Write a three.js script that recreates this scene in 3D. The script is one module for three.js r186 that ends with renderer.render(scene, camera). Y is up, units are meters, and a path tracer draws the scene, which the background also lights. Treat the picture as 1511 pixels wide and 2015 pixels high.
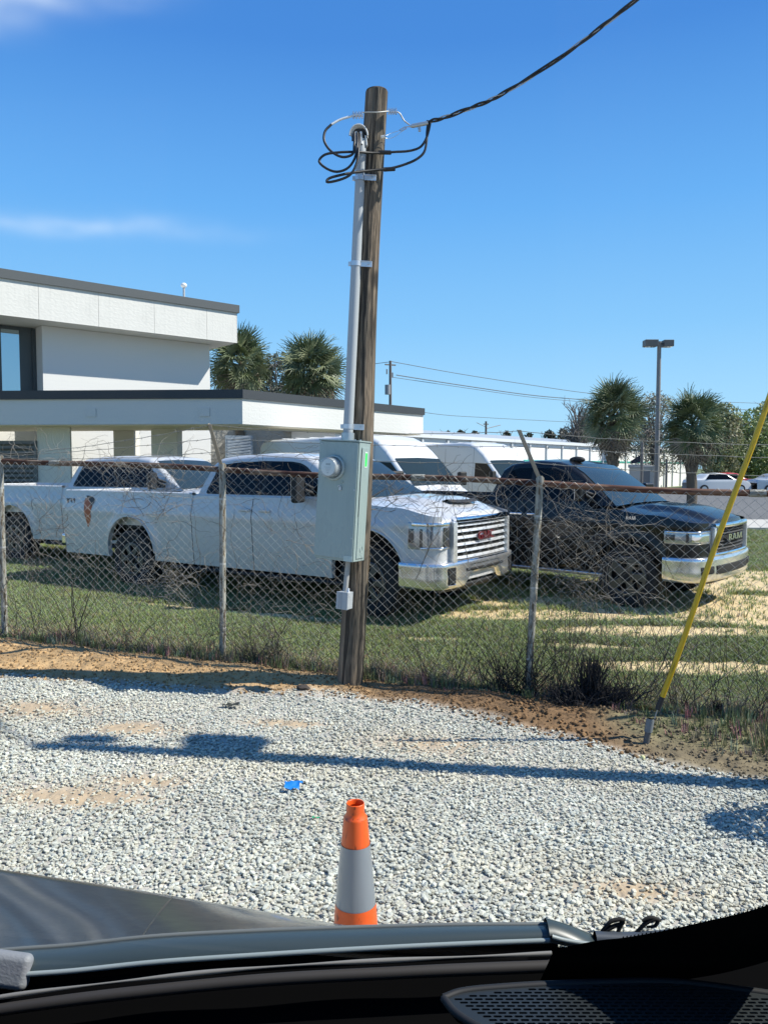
import * as THREE from 'three';
import { RoundedBoxGeometry } from 'three/addons/geometries/RoundedBoxGeometry.js';
import { TextGeometry } from 'three/addons/geometries/TextGeometry.js';
import { FontLoader } from 'three/addons/loaders/FontLoader.js';

// ---------------------------------------------------------------- camera, sky, sun, exposure
const scene = new THREE.Scene();
const F = 1521, CX = 755.5, CY = 1007.5, HORIZON = 920, EYE = 1.85;
const PITCH = Math.atan((CY - HORIZON) / F);
const camera = new THREE.PerspectiveCamera(2 * Math.atan(1007.5 / F) * 180 / Math.PI, 1511 / 2015, 0.05, 3000);
camera.position.set(0, EYE, 0);
camera.rotation.x = -PITCH;
scene.add(camera);

const SUN_EL = 46 * Math.PI / 180, SUN_AZ = 2 * Math.PI / 180;
const sunDir = new THREE.Vector3(Math.cos(SUN_EL) * Math.cos(SUN_AZ), Math.sin(SUN_EL), Math.cos(SUN_EL) * Math.sin(SUN_AZ));
const sun = new THREE.DirectionalLight(new THREE.Color(1, 0.955, 0.87), 4.9);
sun.position.copy(sunDir).multiplyScalar(60);
sun.castShadow = true;
sun.shadow.mapSize.set(4096, 4096);
Object.assign(sun.shadow.camera, { left: -40, right: 40, top: 40, bottom: -40, near: 1, far: 160 });
scene.add(sun); scene.add(sun.target);

const renderer = new THREE.WebGLRenderer({ antialias: true });
renderer.toneMapping = THREE.LinearToneMapping;
renderer.toneMappingExposure = 1.5;
renderer.shadowMap.enabled = true;

// ---------------------------------------------------------------- small helpers
function rng(seed) { let s = seed >>> 0; return () => { s = (s + 0x6D2B79F5) >>> 0; let t = s; t = Math.imul(t ^ (t >>> 15), t | 1); t ^= t + Math.imul(t ^ (t >>> 7), t | 61); return ((t ^ (t >>> 14)) >>> 0) / 4294967296; }; }
const clamp = (v, a, b) => Math.min(b, Math.max(a, v)), lerp = (a, b, t) => a + (b - a) * t;
const smooth = (a, b, v) => { const t = clamp((v - a) / (b - a), 0, 1); return t * t * (3 - 2 * t); };
function hash2(i, j, s = 0) { let h = (Math.imul(i, 374761393) + Math.imul(j, 668265263) + Math.imul(s, 2246822519)) | 0; h = Math.imul(h ^ (h >>> 13), 1274126177); h ^= h >>> 16; return (h >>> 0) / 4294967296; }
function vnoise(x, y, s = 0) {
  const i = Math.floor(x), j = Math.floor(y), u = x - i, v = y - j, a = u * u * (3 - 2 * u), b = v * v * (3 - 2 * v);
  return lerp(lerp(hash2(i, j, s), hash2(i + 1, j, s), a), lerp(hash2(i, j + 1, s), hash2(i + 1, j + 1, s), a), b);
}
function fbm(x, y, oct = 4, s = 0) { let v = 0, a = 0.5, n = 0; for (let k = 0; k < oct; k++) { v += a * vnoise(x, y, s + k * 17); n += a; a *= 0.5; x = x * 2.03 + 5.1; y = y * 2.03 + 1.7; } return v / n; }
const V = (x, y, z) => new THREE.Vector3(x, y, z);
// a pixel of the 1511 x 2015 photograph at the depth d (metres along -z) as a world point
function P(px, py, d) {
  const a = (px - CX) / F, b = -(py - CY) / F, c = Math.cos(PITCH), s = Math.sin(PITCH);
  const y = b * c - s, z = -(c + b * s), k = d / -z;
  return V(a * k, EYE + y * k, -d);
}
function G(px, py, h) { const p = P(px, py, 1), k = (h - EYE) / (p.y - EYE); return V(p.x * k, h, p.z * k); }

class MB {
  constructor() { this.p = []; this.n = []; this.u = []; this.i = []; this.c = null; }
  add(g, m) {
    const o = this.p.length / 3, P_ = g.attributes.position, N_ = g.attributes.normal, U_ = g.attributes.uv, v = new THREE.Vector3();
    const nm = m ? new THREE.Matrix3().getNormalMatrix(m) : null;
    for (let k = 0; k < P_.count; k++) {
      v.fromBufferAttribute(P_, k); if (m) v.applyMatrix4(m); this.p.push(v.x, v.y, v.z);
      v.fromBufferAttribute(N_, k); if (nm) v.applyMatrix3(nm).normalize(); this.n.push(v.x, v.y, v.z);
      this.u.push(U_ ? U_.getX(k) : 0, U_ ? U_.getY(k) : 0);
    }
    if (g.index) for (let k = 0; k < g.index.count; k++) this.i.push(o + g.index.getX(k)); else for (let k = 0; k < P_.count; k++) this.i.push(o + k);
    return this;
  }
  box(x, y, z, w, h, d, ry = 0, rz = 0, rx = 0, r = 0) {
    const g = r ? new RoundedBoxGeometry(w, h, d, 2, r) : new THREE.BoxGeometry(w, h, d);
    return this.add(g, new THREE.Matrix4().compose(V(x, y, z), new THREE.Quaternion().setFromEuler(new THREE.Euler(rx, ry, rz)), V(1, 1, 1)));
  }
  // a tube through points; radius a number or a function of 0..1
  tube(pts, radius, sides = 6, caps = true) {
    const o = this.p.length / 3, n = pts.length; let up = null, len = 0;
    for (let k = 0; k < n; k++) {
      const t = new THREE.Vector3().subVectors(pts[Math.min(k + 1, n - 1)], pts[Math.max(k - 1, 0)]).normalize();
      if (!up) up = Math.abs(t.y) < 0.9 ? V(0, 1, 0) : V(1, 0, 0);
      up = up.clone().addScaledVector(t, -up.dot(t)); if (up.lengthSq() < 1e-8) up = V(t.y, t.z, t.x); up.normalize();
      const b = new THREE.Vector3().crossVectors(t, up), r = typeof radius === 'number' ? radius : radius(k / (n - 1));
      if (k) len += pts[k].distanceTo(pts[k - 1]);
      for (let s = 0; s <= sides; s++) {
        const a = s / sides * Math.PI * 2, x = Math.cos(a), y = Math.sin(a), q = up.clone().multiplyScalar(x).addScaledVector(b, y);
        this.p.push(pts[k].x + q.x * r, pts[k].y + q.y * r, pts[k].z + q.z * r); this.n.push(q.x, q.y, q.z); this.u.push(s / sides, len);
      }
    }
    const w = sides + 1;
    for (let k = 0; k < n - 1; k++) for (let s = 0; s < sides; s++) { const a = o + k * w + s; this.i.push(a, a + 1, a + w, a + 1, a + w + 1, a + w); }
    if (caps && sides > 3) for (const e of [0, n - 1]) {
      const c = this.p.length / 3, t = new THREE.Vector3().subVectors(pts[e], pts[e ? e - 1 : 1]).normalize();
      this.p.push(pts[e].x, pts[e].y, pts[e].z); this.n.push(t.x, t.y, t.z); this.u.push(0, 0);
      for (let s = 0; s <= sides; s++) { const q = (o + e * w + s) * 3; this.p.push(this.p[q], this.p[q + 1], this.p[q + 2]); this.n.push(t.x, t.y, t.z); this.u.push(0, 0); }
      for (let s = 0; s < sides; s++) e ? this.i.push(c, c + 2 + s, c + 1 + s) : this.i.push(c, c + 1 + s, c + 2 + s);
    }
    return this;
  }
  // a grid of points f(i, j), i < ni, j < nj, smooth normals
  grid(ni, nj, f, flip = false, uv = null) {
    const o = this.p.length / 3, q = [];
    for (let a = 0; a < ni; a++) for (let b = 0; b < nj; b++) q.push(f(a, b));
    const nn = q.map(() => new THREE.Vector3()), e1 = new THREE.Vector3(), e2 = new THREE.Vector3();
    for (let a = 0; a < ni - 1; a++) for (let b = 0; b < nj - 1; b++) {
      const k = [a * nj + b, (a + 1) * nj + b, (a + 1) * nj + b + 1, a * nj + b + 1]; if (flip) k.reverse();
      for (const [x, y, z] of [[k[0], k[1], k[2]], [k[0], k[2], k[3]]]) {
        e1.subVectors(q[y], q[x]); e2.subVectors(q[z], q[x]); e1.cross(e2); nn[x].add(e1); nn[y].add(e1); nn[z].add(e1);
        this.i.push(o + x, o + y, o + z);
      }
    }
    q.forEach((v, k) => { const m = nn[k].normalize(); this.p.push(v.x, v.y, v.z); this.n.push(m.x, m.y, m.z); const w = uv ? uv(Math.floor(k / nj), k % nj) : [Math.floor(k / nj) / (ni - 1), (k % nj) / (nj - 1)]; this.u.push(w[0], w[1]); });
    return this;
  }
  tri(a, b, c) {
    const o = this.p.length / 3, n = new THREE.Vector3().subVectors(b, a).cross(new THREE.Vector3().subVectors(c, a)).normalize();
    for (const v of [a, b, c]) { this.p.push(v.x, v.y, v.z); this.n.push(n.x, n.y, n.z); this.u.push(v.x, v.y); }
    this.i.push(o, o + 1, o + 2); return this;
  }
  quad(a, b, c, d) { return this.tri(a, b, c).tri(a, c, d); }
  geo() {
    const g = new THREE.BufferGeometry();
    g.setAttribute('position', new THREE.Float32BufferAttribute(this.p, 3)); g.setAttribute('normal', new THREE.Float32BufferAttribute(this.n, 3)); g.setAttribute('uv', new THREE.Float32BufferAttribute(this.u, 2));
    g.setIndex(this.i); return g;
  }
  build(name, mat, parent = scene) { return put(name, this.geo(), mat, parent); }
}
const used = {};
function numbered(name) { const k = used[name] = (used[name] ?? -1) + 1; return k ? `${name}_${String(k).padStart(3, '0')}` : name; }
function put(name, geo, mat, parent = scene) {
  const m = new THREE.Mesh(geo, mat); m.name = parent === scene ? numbered(name) : name; m.castShadow = m.receiveShadow = true; parent.add(m); return m;
}
function tag(o, label, category, group, kind) { o.userData.label = label; if (category) o.userData.category = category; if (group) o.userData.group = group; if (kind) o.userData.kind = kind; return o; }
function thing(name, label, category, pos = [0, 0, 0], turn = 0, group) { const o = new THREE.Group(); o.name = numbered(name); o.position.set(...pos); o.rotation.y = turn; scene.add(o); return tag(o, label, category, group); }
const curve = (pts, n = 24, closed = false) => new THREE.CatmullRomCurve3(pts, closed, 'centripetal').getPoints(n);

function tex(w, h, fn, srgb = false, rx = 1, ry = 1) {
  const d = new Uint8Array(w * h * 4);
  for (let y = 0; y < h; y++) for (let x = 0; x < w; x++) { const c = fn(x / w, y / h, x, y), k = (y * w + x) * 4; for (let q = 0; q < 3; q++) d[k + q] = clamp(Math.round((Array.isArray(c) ? c[q] : c) * 255), 0, 255); d[k + 3] = 255; }
  const t = new THREE.DataTexture(d, w, h); t.wrapS = t.wrapT = THREE.RepeatWrapping; t.magFilter = THREE.LinearFilter; t.minFilter = THREE.LinearMipmapLinearFilter; t.generateMipmaps = true; t.repeat.set(rx, ry);
  if (srgb) t.colorSpace = THREE.SRGBColorSpace; t.needsUpdate = true; return t;
}
const rep = (t, x, y) => { const c = t.clone(); c.repeat.set(x, y); c.needsUpdate = true; return c; };
// noise that repeats seamlessly over 0..1
function tnoise(u, v, f, s, oct = 4) { let r = 0, a = 0.5, n = 0; for (let k = 0; k < oct; k++) { const x = u * f, y = v * f, i = Math.floor(x), j = Math.floor(y), p = x - i, q = y - j, A = p * p * (3 - 2 * p), B = q * q * (3 - 2 * q), h = (m, o) => hash2(((m % f) + f) % f, ((o % f) + f) % f, s + k); r += a * lerp(lerp(h(i, j), h(i + 1, j), A), lerp(h(i, j + 1), h(i + 1, j + 1), A), B); n += a; a *= 0.5; f *= 2; } return r / n; }
const C = (r, g, b) => new THREE.Color().setRGB(r, g, b);
const std = (r, g, b, rough = 0.8, o = {}) => new THREE.MeshStandardMaterial({ color: C(r, g, b), roughness: rough, ...o });
const phys = (r, g, b, rough, o = {}) => new THREE.MeshPhysicalMaterial({ color: C(r, g, b), roughness: rough, ...o });

// ---------------------------------------------------------------- sky
{
  const w = 1024, h = 512, d = new Float32Array(w * h * 4);
  const stops = [[0, [0.43, 0.73, 0.96]], [4, [0.38, 0.69, 0.97]], [10, [0.245, 0.56, 0.94]], [18, [0.140, 0.42, 0.88]], [28, [0.068, 0.255, 0.70]], [40, [0.05, 0.205, 0.60]], [65, [0.06, 0.19, 0.52]], [90, [0.05, 0.16, 0.46]]];
  for (let y = 0; y < h; y++) for (let x = 0; x < w; x++) {
    const el = (y + 0.5) / h * 180 - 90, az = ((x + 0.5) / w - 0.5) * 360, e = Math.max(el, 0);
    let k = 0; while (k < stops.length - 2 && stops[k + 1][0] < e) k++;
    const t = clamp((e - stops[k][0]) / (stops[k + 1][0] - stops[k][0]), 0, 1), c = [0, 1, 2].map((q) => 0.72 * lerp(stops[k][1][q], stops[k + 1][1][q], t));
    const a = az + 90;   // 0 straight ahead, negative to the left
    let cl = 0;
    if (el > 0) {
      const wob = (fbm(a * 0.12, el * 0.5, 4, 3) - 0.5);
      cl += 0.62 * Math.exp(-(((a + 27) / 8.5) ** 2)) * Math.exp(-(((el - 28.3 - (a + 25) * 0.2 + wob * 2.2) / 1.2) ** 2)) * (0.15 + 1.5 * fbm(a * 0.45, el * 2.6 - a * 0.2, 5, 9));
      cl += 0.27 * Math.exp(-(((a + 21) / 8) ** 2)) * Math.exp(-(((el - 16.1 + (a + 20) * -0.03 + wob * 1.4) / 0.55) ** 2)) * (0.1 + 1.6 * fbm(a * 0.5, el * 3.4, 5, 5));
      const az0 = ((az + 360) % 360) / 360, far = tnoise(az0, el / 90, 8, 31, 5), band = smooth(12, 22, el) * (1 - smooth(48, 70, el));
      cl += 0.5 * smooth(0.56, 0.8, far) * band * smooth(45, 80, Math.abs(((a + 540) % 360) - 180));
    }
    const i = (y * w + x) * 4;
    for (let q = 0; q < 3; q++) d[i + q] = lerp(c[q], [0.68, 0.74, 0.80][q], clamp(cl, 0, 0.85));
    d[i + 3] = 1;
  }
  const t = new THREE.DataTexture(d, w, h, THREE.RGBAFormat, THREE.FloatType);
  t.mapping = THREE.EquirectangularReflectionMapping; t.magFilter = t.minFilter = THREE.LinearFilter; t.wrapS = THREE.RepeatWrapping; t.needsUpdate = true;
  scene.background = t; scene.environment = t;
}

// ---------------------------------------------------------------- shared materials
const grainTex = tex(256, 256, (u, v) => tnoise(u, v, 8, 1, 5));
const scuffTex = tex(256, 256, (u, v) => { const n = tnoise(u, v, 6, 41, 5), s = smooth(0.60, 0.72, tnoise(u, v * 0.25, 32, 47, 3)); return (0.90 + 0.12 * n) * (1 - 0.35 * s * smooth(0.45, 0.6, n)); }, true);
const streakTex = tex(256, 256, (u, v) => 0.965 + 0.035 * tnoise(u, v * 0.125, 32, 51, 4) - 0.03 * smooth(0.6, 0.75, tnoise(u, v * 0.0625, 32, 53, 3)) * v + 0.02 * tnoise(u, v, 8, 3, 4), true);
const roughTex = tex(256, 256, (u, v) => 0.35 + 0.65 * tnoise(u, v, 4, 7, 5));
const M = {
  white: phys(0.54, 0.54, 0.535, 0.45, { clearcoat: 1, clearcoatRoughness: 0.04 }),
  vanWhite: phys(0.64, 0.64, 0.63, 0.5, { clearcoat: 0.8, clearcoatRoughness: 0.08 }),
  black: phys(0.004, 0.0045, 0.006, 0.4, { clearcoat: 0.55, clearcoatRoughness: 0.05, specularIntensity: 0.4 }),
  chrome: std(0.88, 0.88, 0.9, 0.07, { metalness: 1 }),
  bumperChrome: std(0.80, 0.80, 0.80, 0.20, { metalness: 0.85 }),
  bar: std(0.75, 0.75, 0.74, 0.3, { metalness: 0.6 }),
  satin: std(0.55, 0.56, 0.58, 0.35, { metalness: 1 }),
  glass: phys(0.003, 0.0035, 0.004, 0.03, { specularIntensity: 0.45 }),
  screen: phys(0.022, 0.034, 0.036, 0.03, { specularIntensity: 0.75 }),
  rubber: std(0.018, 0.018, 0.019, 0.85, { bumpMap: rep(grainTex, 8, 2), bumpScale: 0.004 }),
  plastic: std(0.009, 0.009, 0.010, 0.65),
  under: std(0.008, 0.008, 0.008, 0.95),
  rim: std(0.10, 0.105, 0.115, 0.35, { metalness: 0.85 }),
  lens: phys(0.42, 0.43, 0.45, 0.12, { clearcoat: 1, metalness: 0.55 }),
  lensDark: phys(0.03, 0.03, 0.035, 0.08, { clearcoat: 1 }),
  red: phys(0.45, 0.02, 0.02, 0.3, { clearcoat: 1 }),
  amber: phys(0.75, 0.2, 0.02, 0.3, { clearcoat: 1 }),
  galv: std(0.42, 0.45, 0.47, 0.5, { metalness: 0.6, roughnessMap: rep(roughTex, 2, 2) }),
  pvc: std(0.36, 0.385, 0.40, 0.5),
  cable: std(0.012, 0.012, 0.013, 0.5),
  alu: std(0.62, 0.63, 0.65, 0.4, { metalness: 0.8 }),
};
const font = await new FontLoader().loadAsync('fonts/droid/droid_sans_bold.typeface.json');
function textGeo(str, size, depth) { const g = new TextGeometry(str, { font, size, depth, curveSegments: 3, bevelEnabled: false }); g.computeBoundingBox(); const b = g.boundingBox; g.translate(-(b.min.x + b.max.x) / 2, -(b.min.y + b.max.y) / 2, 0); return g; }

// ---------------------------------------------------------------- ground
const fenceZ = (x) => -7.03 + 0.262 * x;
const fenceBase = (x) => -0.09 - 0.041 * clamp(x, -6, 6);
const offFence = (x, z) => (z - fenceZ(x)) * 0.967;         // positive on the gravel side
// gravel edge: how far from the fence the stones begin, along x
const edgePts = [[-5, 1.25], [-3.4, 1.12], [-2.4, 0.95], [-1.4, 0.80], [-0.66, 0.66], [-0.28, 0.58], [0.2, 0.60], [0.6, 0.66], [1.34, 0.92], [2.0, 1.2], [2.5, 1.27], [5, 1.45]];
function gravelEdge(x) { let k = 0; while (k < edgePts.length - 2 && edgePts[k + 1][0] < x) k++; return lerp(edgePts[k][1], edgePts[k + 1][1], clamp((x - edgePts[k][0]) / (edgePts[k + 1][0] - edgePts[k][0]), 0, 1)); }
function height(x, z) {
  const t = offFence(x, z);
  let h = fenceBase(x);
  if (t < 0) h *= 1 - smooth(0.2, 2.8, -t);
  else h += 0.05 * smooth(0.05, 0.3, t) * (1 - smooth(0.35, 0.8, t)) * (0.4 + 1.1 * vnoise(x * 2.3, z * 2.3, 4)) - 0.035 * smooth(0.4, 1.1, t);
  const near = 1 - smooth(14, 30, Math.hypot(x, z));
  return h + near * ((fbm(x * 1.1, z * 1.1, 3, 21) - 0.5) * 0.03 + (t > -0.5 ? (fbm(x * 9, z * 9, 3, 8) - 0.5) * 0.035 * smooth(-0.5, 0.1, t) * (1 - smooth(0.8, 1.4, t)) : 0));
}
function sandAmount(x, z) {
  let s = 0;
  for (const [cx, cz, rx, rz, tilt] of sandSpots) { const dx = x - cx, dz = z - cz - dx * tilt; s = Math.max(s, Math.exp(-((dx / rx) ** 2) - ((dz / rz) ** 2)) * 1.3); }
  return smooth(0.36, 0.74, s * (0.30 + 0.75 * fbm(x * 1.7, z * 3.4, 4, 77) + 0.65 * fbm(x * 6, z * 11, 4, 78)));
}
const sandSpots = [[4.4, -10.3, 2.8, 1.4, 0.1], [5.2, -9.3, 1.8, 0.7, 0.1], [3.0, -10.6, 1.5, 0.5, 0.1], [1.9, -9.6, 2.0, 0.42, 0.05], [3.2, -8.7, 1.7, 0.28, 0.08], [3.0, -7.55, 1.3, 0.22, 0.05], [1.2, -10.4, 1.6, 0.4, 0.1], [0.5, -8.5, 0.5, 0.12, 0], [2.2, -8.2, 0.7, 0.12, 0.1],
  [-2.2, -9.9, 1.6, 0.16, 0.45], [-0.6, -9.3, 1.0, 0.14, 0.45], [6, -12.5, 3, 1.5, 0]];
const dirtPatches = [[G(150, 1560, -0.03), 0.5, 0.16], [G(280, 1530, -0.04), 0.28, 0.12], [G(850, 1462, -0.12), 0.45, 0.16], [G(270, 1430, -0.03), 0.35, 0.15], [G(60, 1390, 0), 0.6, 0.2], [G(1230, 1745, -0.15), 0.3, 0.10], [G(560, 1420, -0.08), 0.3, 0.1]];
const patchDirt = (x, z) => { let s = 0; for (const [c, rx, rz] of dirtPatches) s = Math.max(s, Math.exp(-(((x - c.x) / rx) ** 2) - (((z - c.z) / rz) ** 2))); return clamp(s * (0.5 + 1.1 * fbm(x * 5, z * 5, 3, 55)), 0, 1) * 0.9; };
{
  const axis = (lo, hi, step, out, grow) => { const a = []; for (let v = lo; v <= hi + 1e-6; v += step) a.push(v); let s = step, e = hi; while (e < out) { s *= grow; e += s; a.push(e); } s = step; e = lo; while (e > -out) { s *= grow; e -= s; a.unshift(e); } return a; };
  const xs = axis(-5.5, 5.5, 0.05, 900, 1.22), zs = axis(-12, -1.6, 0.05, 900, 1.22);
  const b = new MB(), ni = xs.length, nj = zs.length, col = [];
  b.grid(ni, nj, (i, j) => V(xs[i], height(xs[i], zs[j]), zs[j]), true, (i, j) => [xs[i], zs[j]]);
  for (let i = 0; i < ni; i++) for (let j = 0; j < nj; j++) {
    const x = xs[i], z = zs[j], t = offFence(x, z), n1 = fbm(x * 2.1, z * 2.1, 4, 2), n2 = fbm(x * 7, z * 7, 3, 12);
    let c;
    if (t < 0) {
      const s = sandAmount(x, z), far = smooth(-12, -25, z);
      const g = [lerp(0.105, 0.15, n1), lerp(0.14, 0.165, n1), lerp(0.05, 0.07, n2)], sd = [0.60, 0.46, 0.25];
      c = [0, 1, 2].map((q) => lerp(g[q], sd[q] * (0.8 + 0.3 * n2), s) * lerp(1, 1.1, far));
      const dry = (1 - smooth(0.1, 0.9, -t)) * 0.7; c = [0, 1, 2].map((q) => lerp(c[q], [0.19, 0.16, 0.10][q] * (0.6 + 0.8 * n2), dry * 0.8));
    } else {
      const left = smooth(0.6, -1.0, x), or_ = [0.47, 0.305, 0.145], br = [0.185, 0.108, 0.05], gr = [0.40, 0.38, 0.335];
      const lum = 0.55 + 0.8 * n2;
      const gy = smooth(1.5, 2.1, x); let d = [0, 1, 2].map((q) => lerp(lerp(br[q], [0.165, 0.13, 0.075][q], gy), or_[q], clamp(left * (0.5 + n1), 0, 1)) * lum);
      const gv = smooth(1.6, 2.1, x) * (1 - smooth(0.55, 1.0, t + (n1 - 0.5) * 0.5)); d = [0, 1, 2].map((q) => lerp(d[q], [0.16, 0.15, 0.075][q] * lum, gv));
      const edge = 1 - smooth(0.02, 0.25, t); d = [0, 1, 2].map((q) => lerp(d[q], [0.17, 0.14, 0.10][q] * lum, edge * 0.6));
      const k = smooth(-0.12, 0.1, t - gravelEdge(x) + (n1 - 0.5) * 0.25);
      const pd = patchDirt(x, z);
      c = [0, 1, 2].map((q) => lerp(d[q], lerp(gr[q] * (0.75 + 0.4 * n2), [0.40, 0.29, 0.17][q], clamp(pd, 0, 0.8)), k));
    }
    col.push(...c);
  }
  const g = b.geo(); g.setAttribute('color', new THREE.Float32BufferAttribute(col, 3));
  const m = new THREE.MeshStandardMaterial({ vertexColors: true, roughness: 0.95, bumpMap: rep(grainTex, 1.6, 1.6), bumpScale: 0.03 });
  tag(put('ground', g, m), 'sloping earth of the gravel lot, orange dirt bank and mown lawn behind the fence', 'ground', null, 'structure');
}
// ---------------------------------------------------------------- gravel, clods, grass (nobody could count them)
function scatter(name, geo, mat, list, label, category) {
  const m = new THREE.InstancedMesh(geo, mat, list.length), q = new THREE.Quaternion(), e = new THREE.Euler(), M4 = new THREE.Matrix4();
  list.forEach((s, k) => { M4.compose(s.p, q.setFromEuler(e.set(...s.r)), s.s); m.setMatrixAt(k, M4); m.setColorAt(k, s.c); });
  m.name = numbered(name); m.castShadow = m.receiveShadow = true; scene.add(m);
  return tag(m, label, category, null, 'stuff');
}
function stoneGeo(seed, flat = 0.7) {
  const g0 = new THREE.IcosahedronGeometry(1, 1), r = rng(seed), p = g0.attributes.position, cuts = [];
  for (let k = 0; k < 9; k++) cuts.push([V(r() - 0.5, r() - 0.5, r() - 0.5).normalize(), 0.52 + 0.3 * r()]);
  for (let k = 0; k < p.count; k++) {
    const v = new THREE.Vector3().fromBufferAttribute(p, k).normalize(); let d = 1;
    for (const [n, o] of cuts) { const a = v.dot(n); if (a > 0.05) d = Math.min(d, o / a); }
    v.multiplyScalar(d); p.setXYZ(k, v.x, v.y * flat, v.z * (0.8));
  }
  g0.computeVertexNormals(); return g0;
}
{
  const r = rng(11), list = [];
  for (let k = 0; k < 270000 && list.length < 165000; k++) {
    const z = -2.15 - 5.3 * Math.pow(r(), 1.15), x = (r() * 2 - 1) * (1.4 + 0.62 * -z), t = offFence(x, z);
    const n = fbm(x * 2.1, z * 2.1, 4, 2), e = t - gravelEdge(x) + (n - 0.5) * 0.25;
    if (e < -0.02 || (e < 0.12 && r() < 0.6)) continue;
    const pd = patchDirt(x, z); if (r() < pd * 1.0) continue;
    const size = (0.0050 + 0.0105 * Math.pow(r(), 2.2)) * (0.9 + 0.4 * fbm(x * 0.8 + 9, z * 0.8, 2, 5));
    const tone = 0.97 * (0.82 + 0.36 * fbm(x * 1.1, z * 1.9, 3, 25)) * (0.38 + 0.20 * r()) - (r() < 0.09 ? 0.28 * r() : 0), warm = (r() - 0.5) * 0.07 + pd * 0.05 + 0.05 * smooth(0.5, 0.75, fbm(x * 0.9 + 3, z * 1.6, 3, 15));
    list.push({ p: V(x, height(x, z) + size * (0.15 + 0.75 * r()), z), r: [r() * 0.9 - 0.45, r() * 6.28, r() * 0.9 - 0.45], s: V(size * (0.85 + 0.5 * r()), size * (0.75 + 0.4 * r()), size), c: C(tone * (0.99 + warm), tone * 0.995, tone * (0.85 - warm)) });
  }
  scatter('gravel', stoneGeo(3), std(1, 1, 1, 0.9), list, 'pale crushed stone gravel spread over the whole lot', 'gravel');
  const clods = [], r2 = rng(77);
  for (let k = 0; k < 16000; k++) {
    const x = -5.2 + 10.2 * r2(), u = r2(), t = -0.15 + u * (gravelEdge(x) + 0.25), z = fenceZ(x) + t / 0.967;
    const right = smooth(0.3, 1.6, x), left = 1 - smooth(-1.6, 0, x), s = 0.005 + (0.011 + 0.014 * Math.max(right * (1 - 0.6 * smooth(1.5, 2.1, x)), left * 0.3)) * Math.pow(r2(), 4.2);
    const n = 0.55 + 0.75 * r2(), edge = 1 - smooth(0.0, 0.25, t), w = left * (0.6 + 0.4 * r2());
    const c = [0, 1, 2].map((q) => lerp(lerp(lerp([0.20, 0.115, 0.052][q], [0.17, 0.135, 0.085][q], smooth(1.5, 2.1, x)), [0.40, 0.26, 0.125][q], w), [0.17, 0.14, 0.10][q], edge) * n);
    clods.push({ p: V(x, height(x, z) + s * 0.3, z), r: [r2() * 6, r2() * 6, r2() * 6], s: V(s, s * 0.8, s), c: C(...c) });
  }
  scatter('dirt_clods', stoneGeo(9, 0.85), std(1, 1, 1, 0.98), clods, 'crumbled orange and brown dirt clods along the foot of the fence', 'dirt');
}
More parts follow.
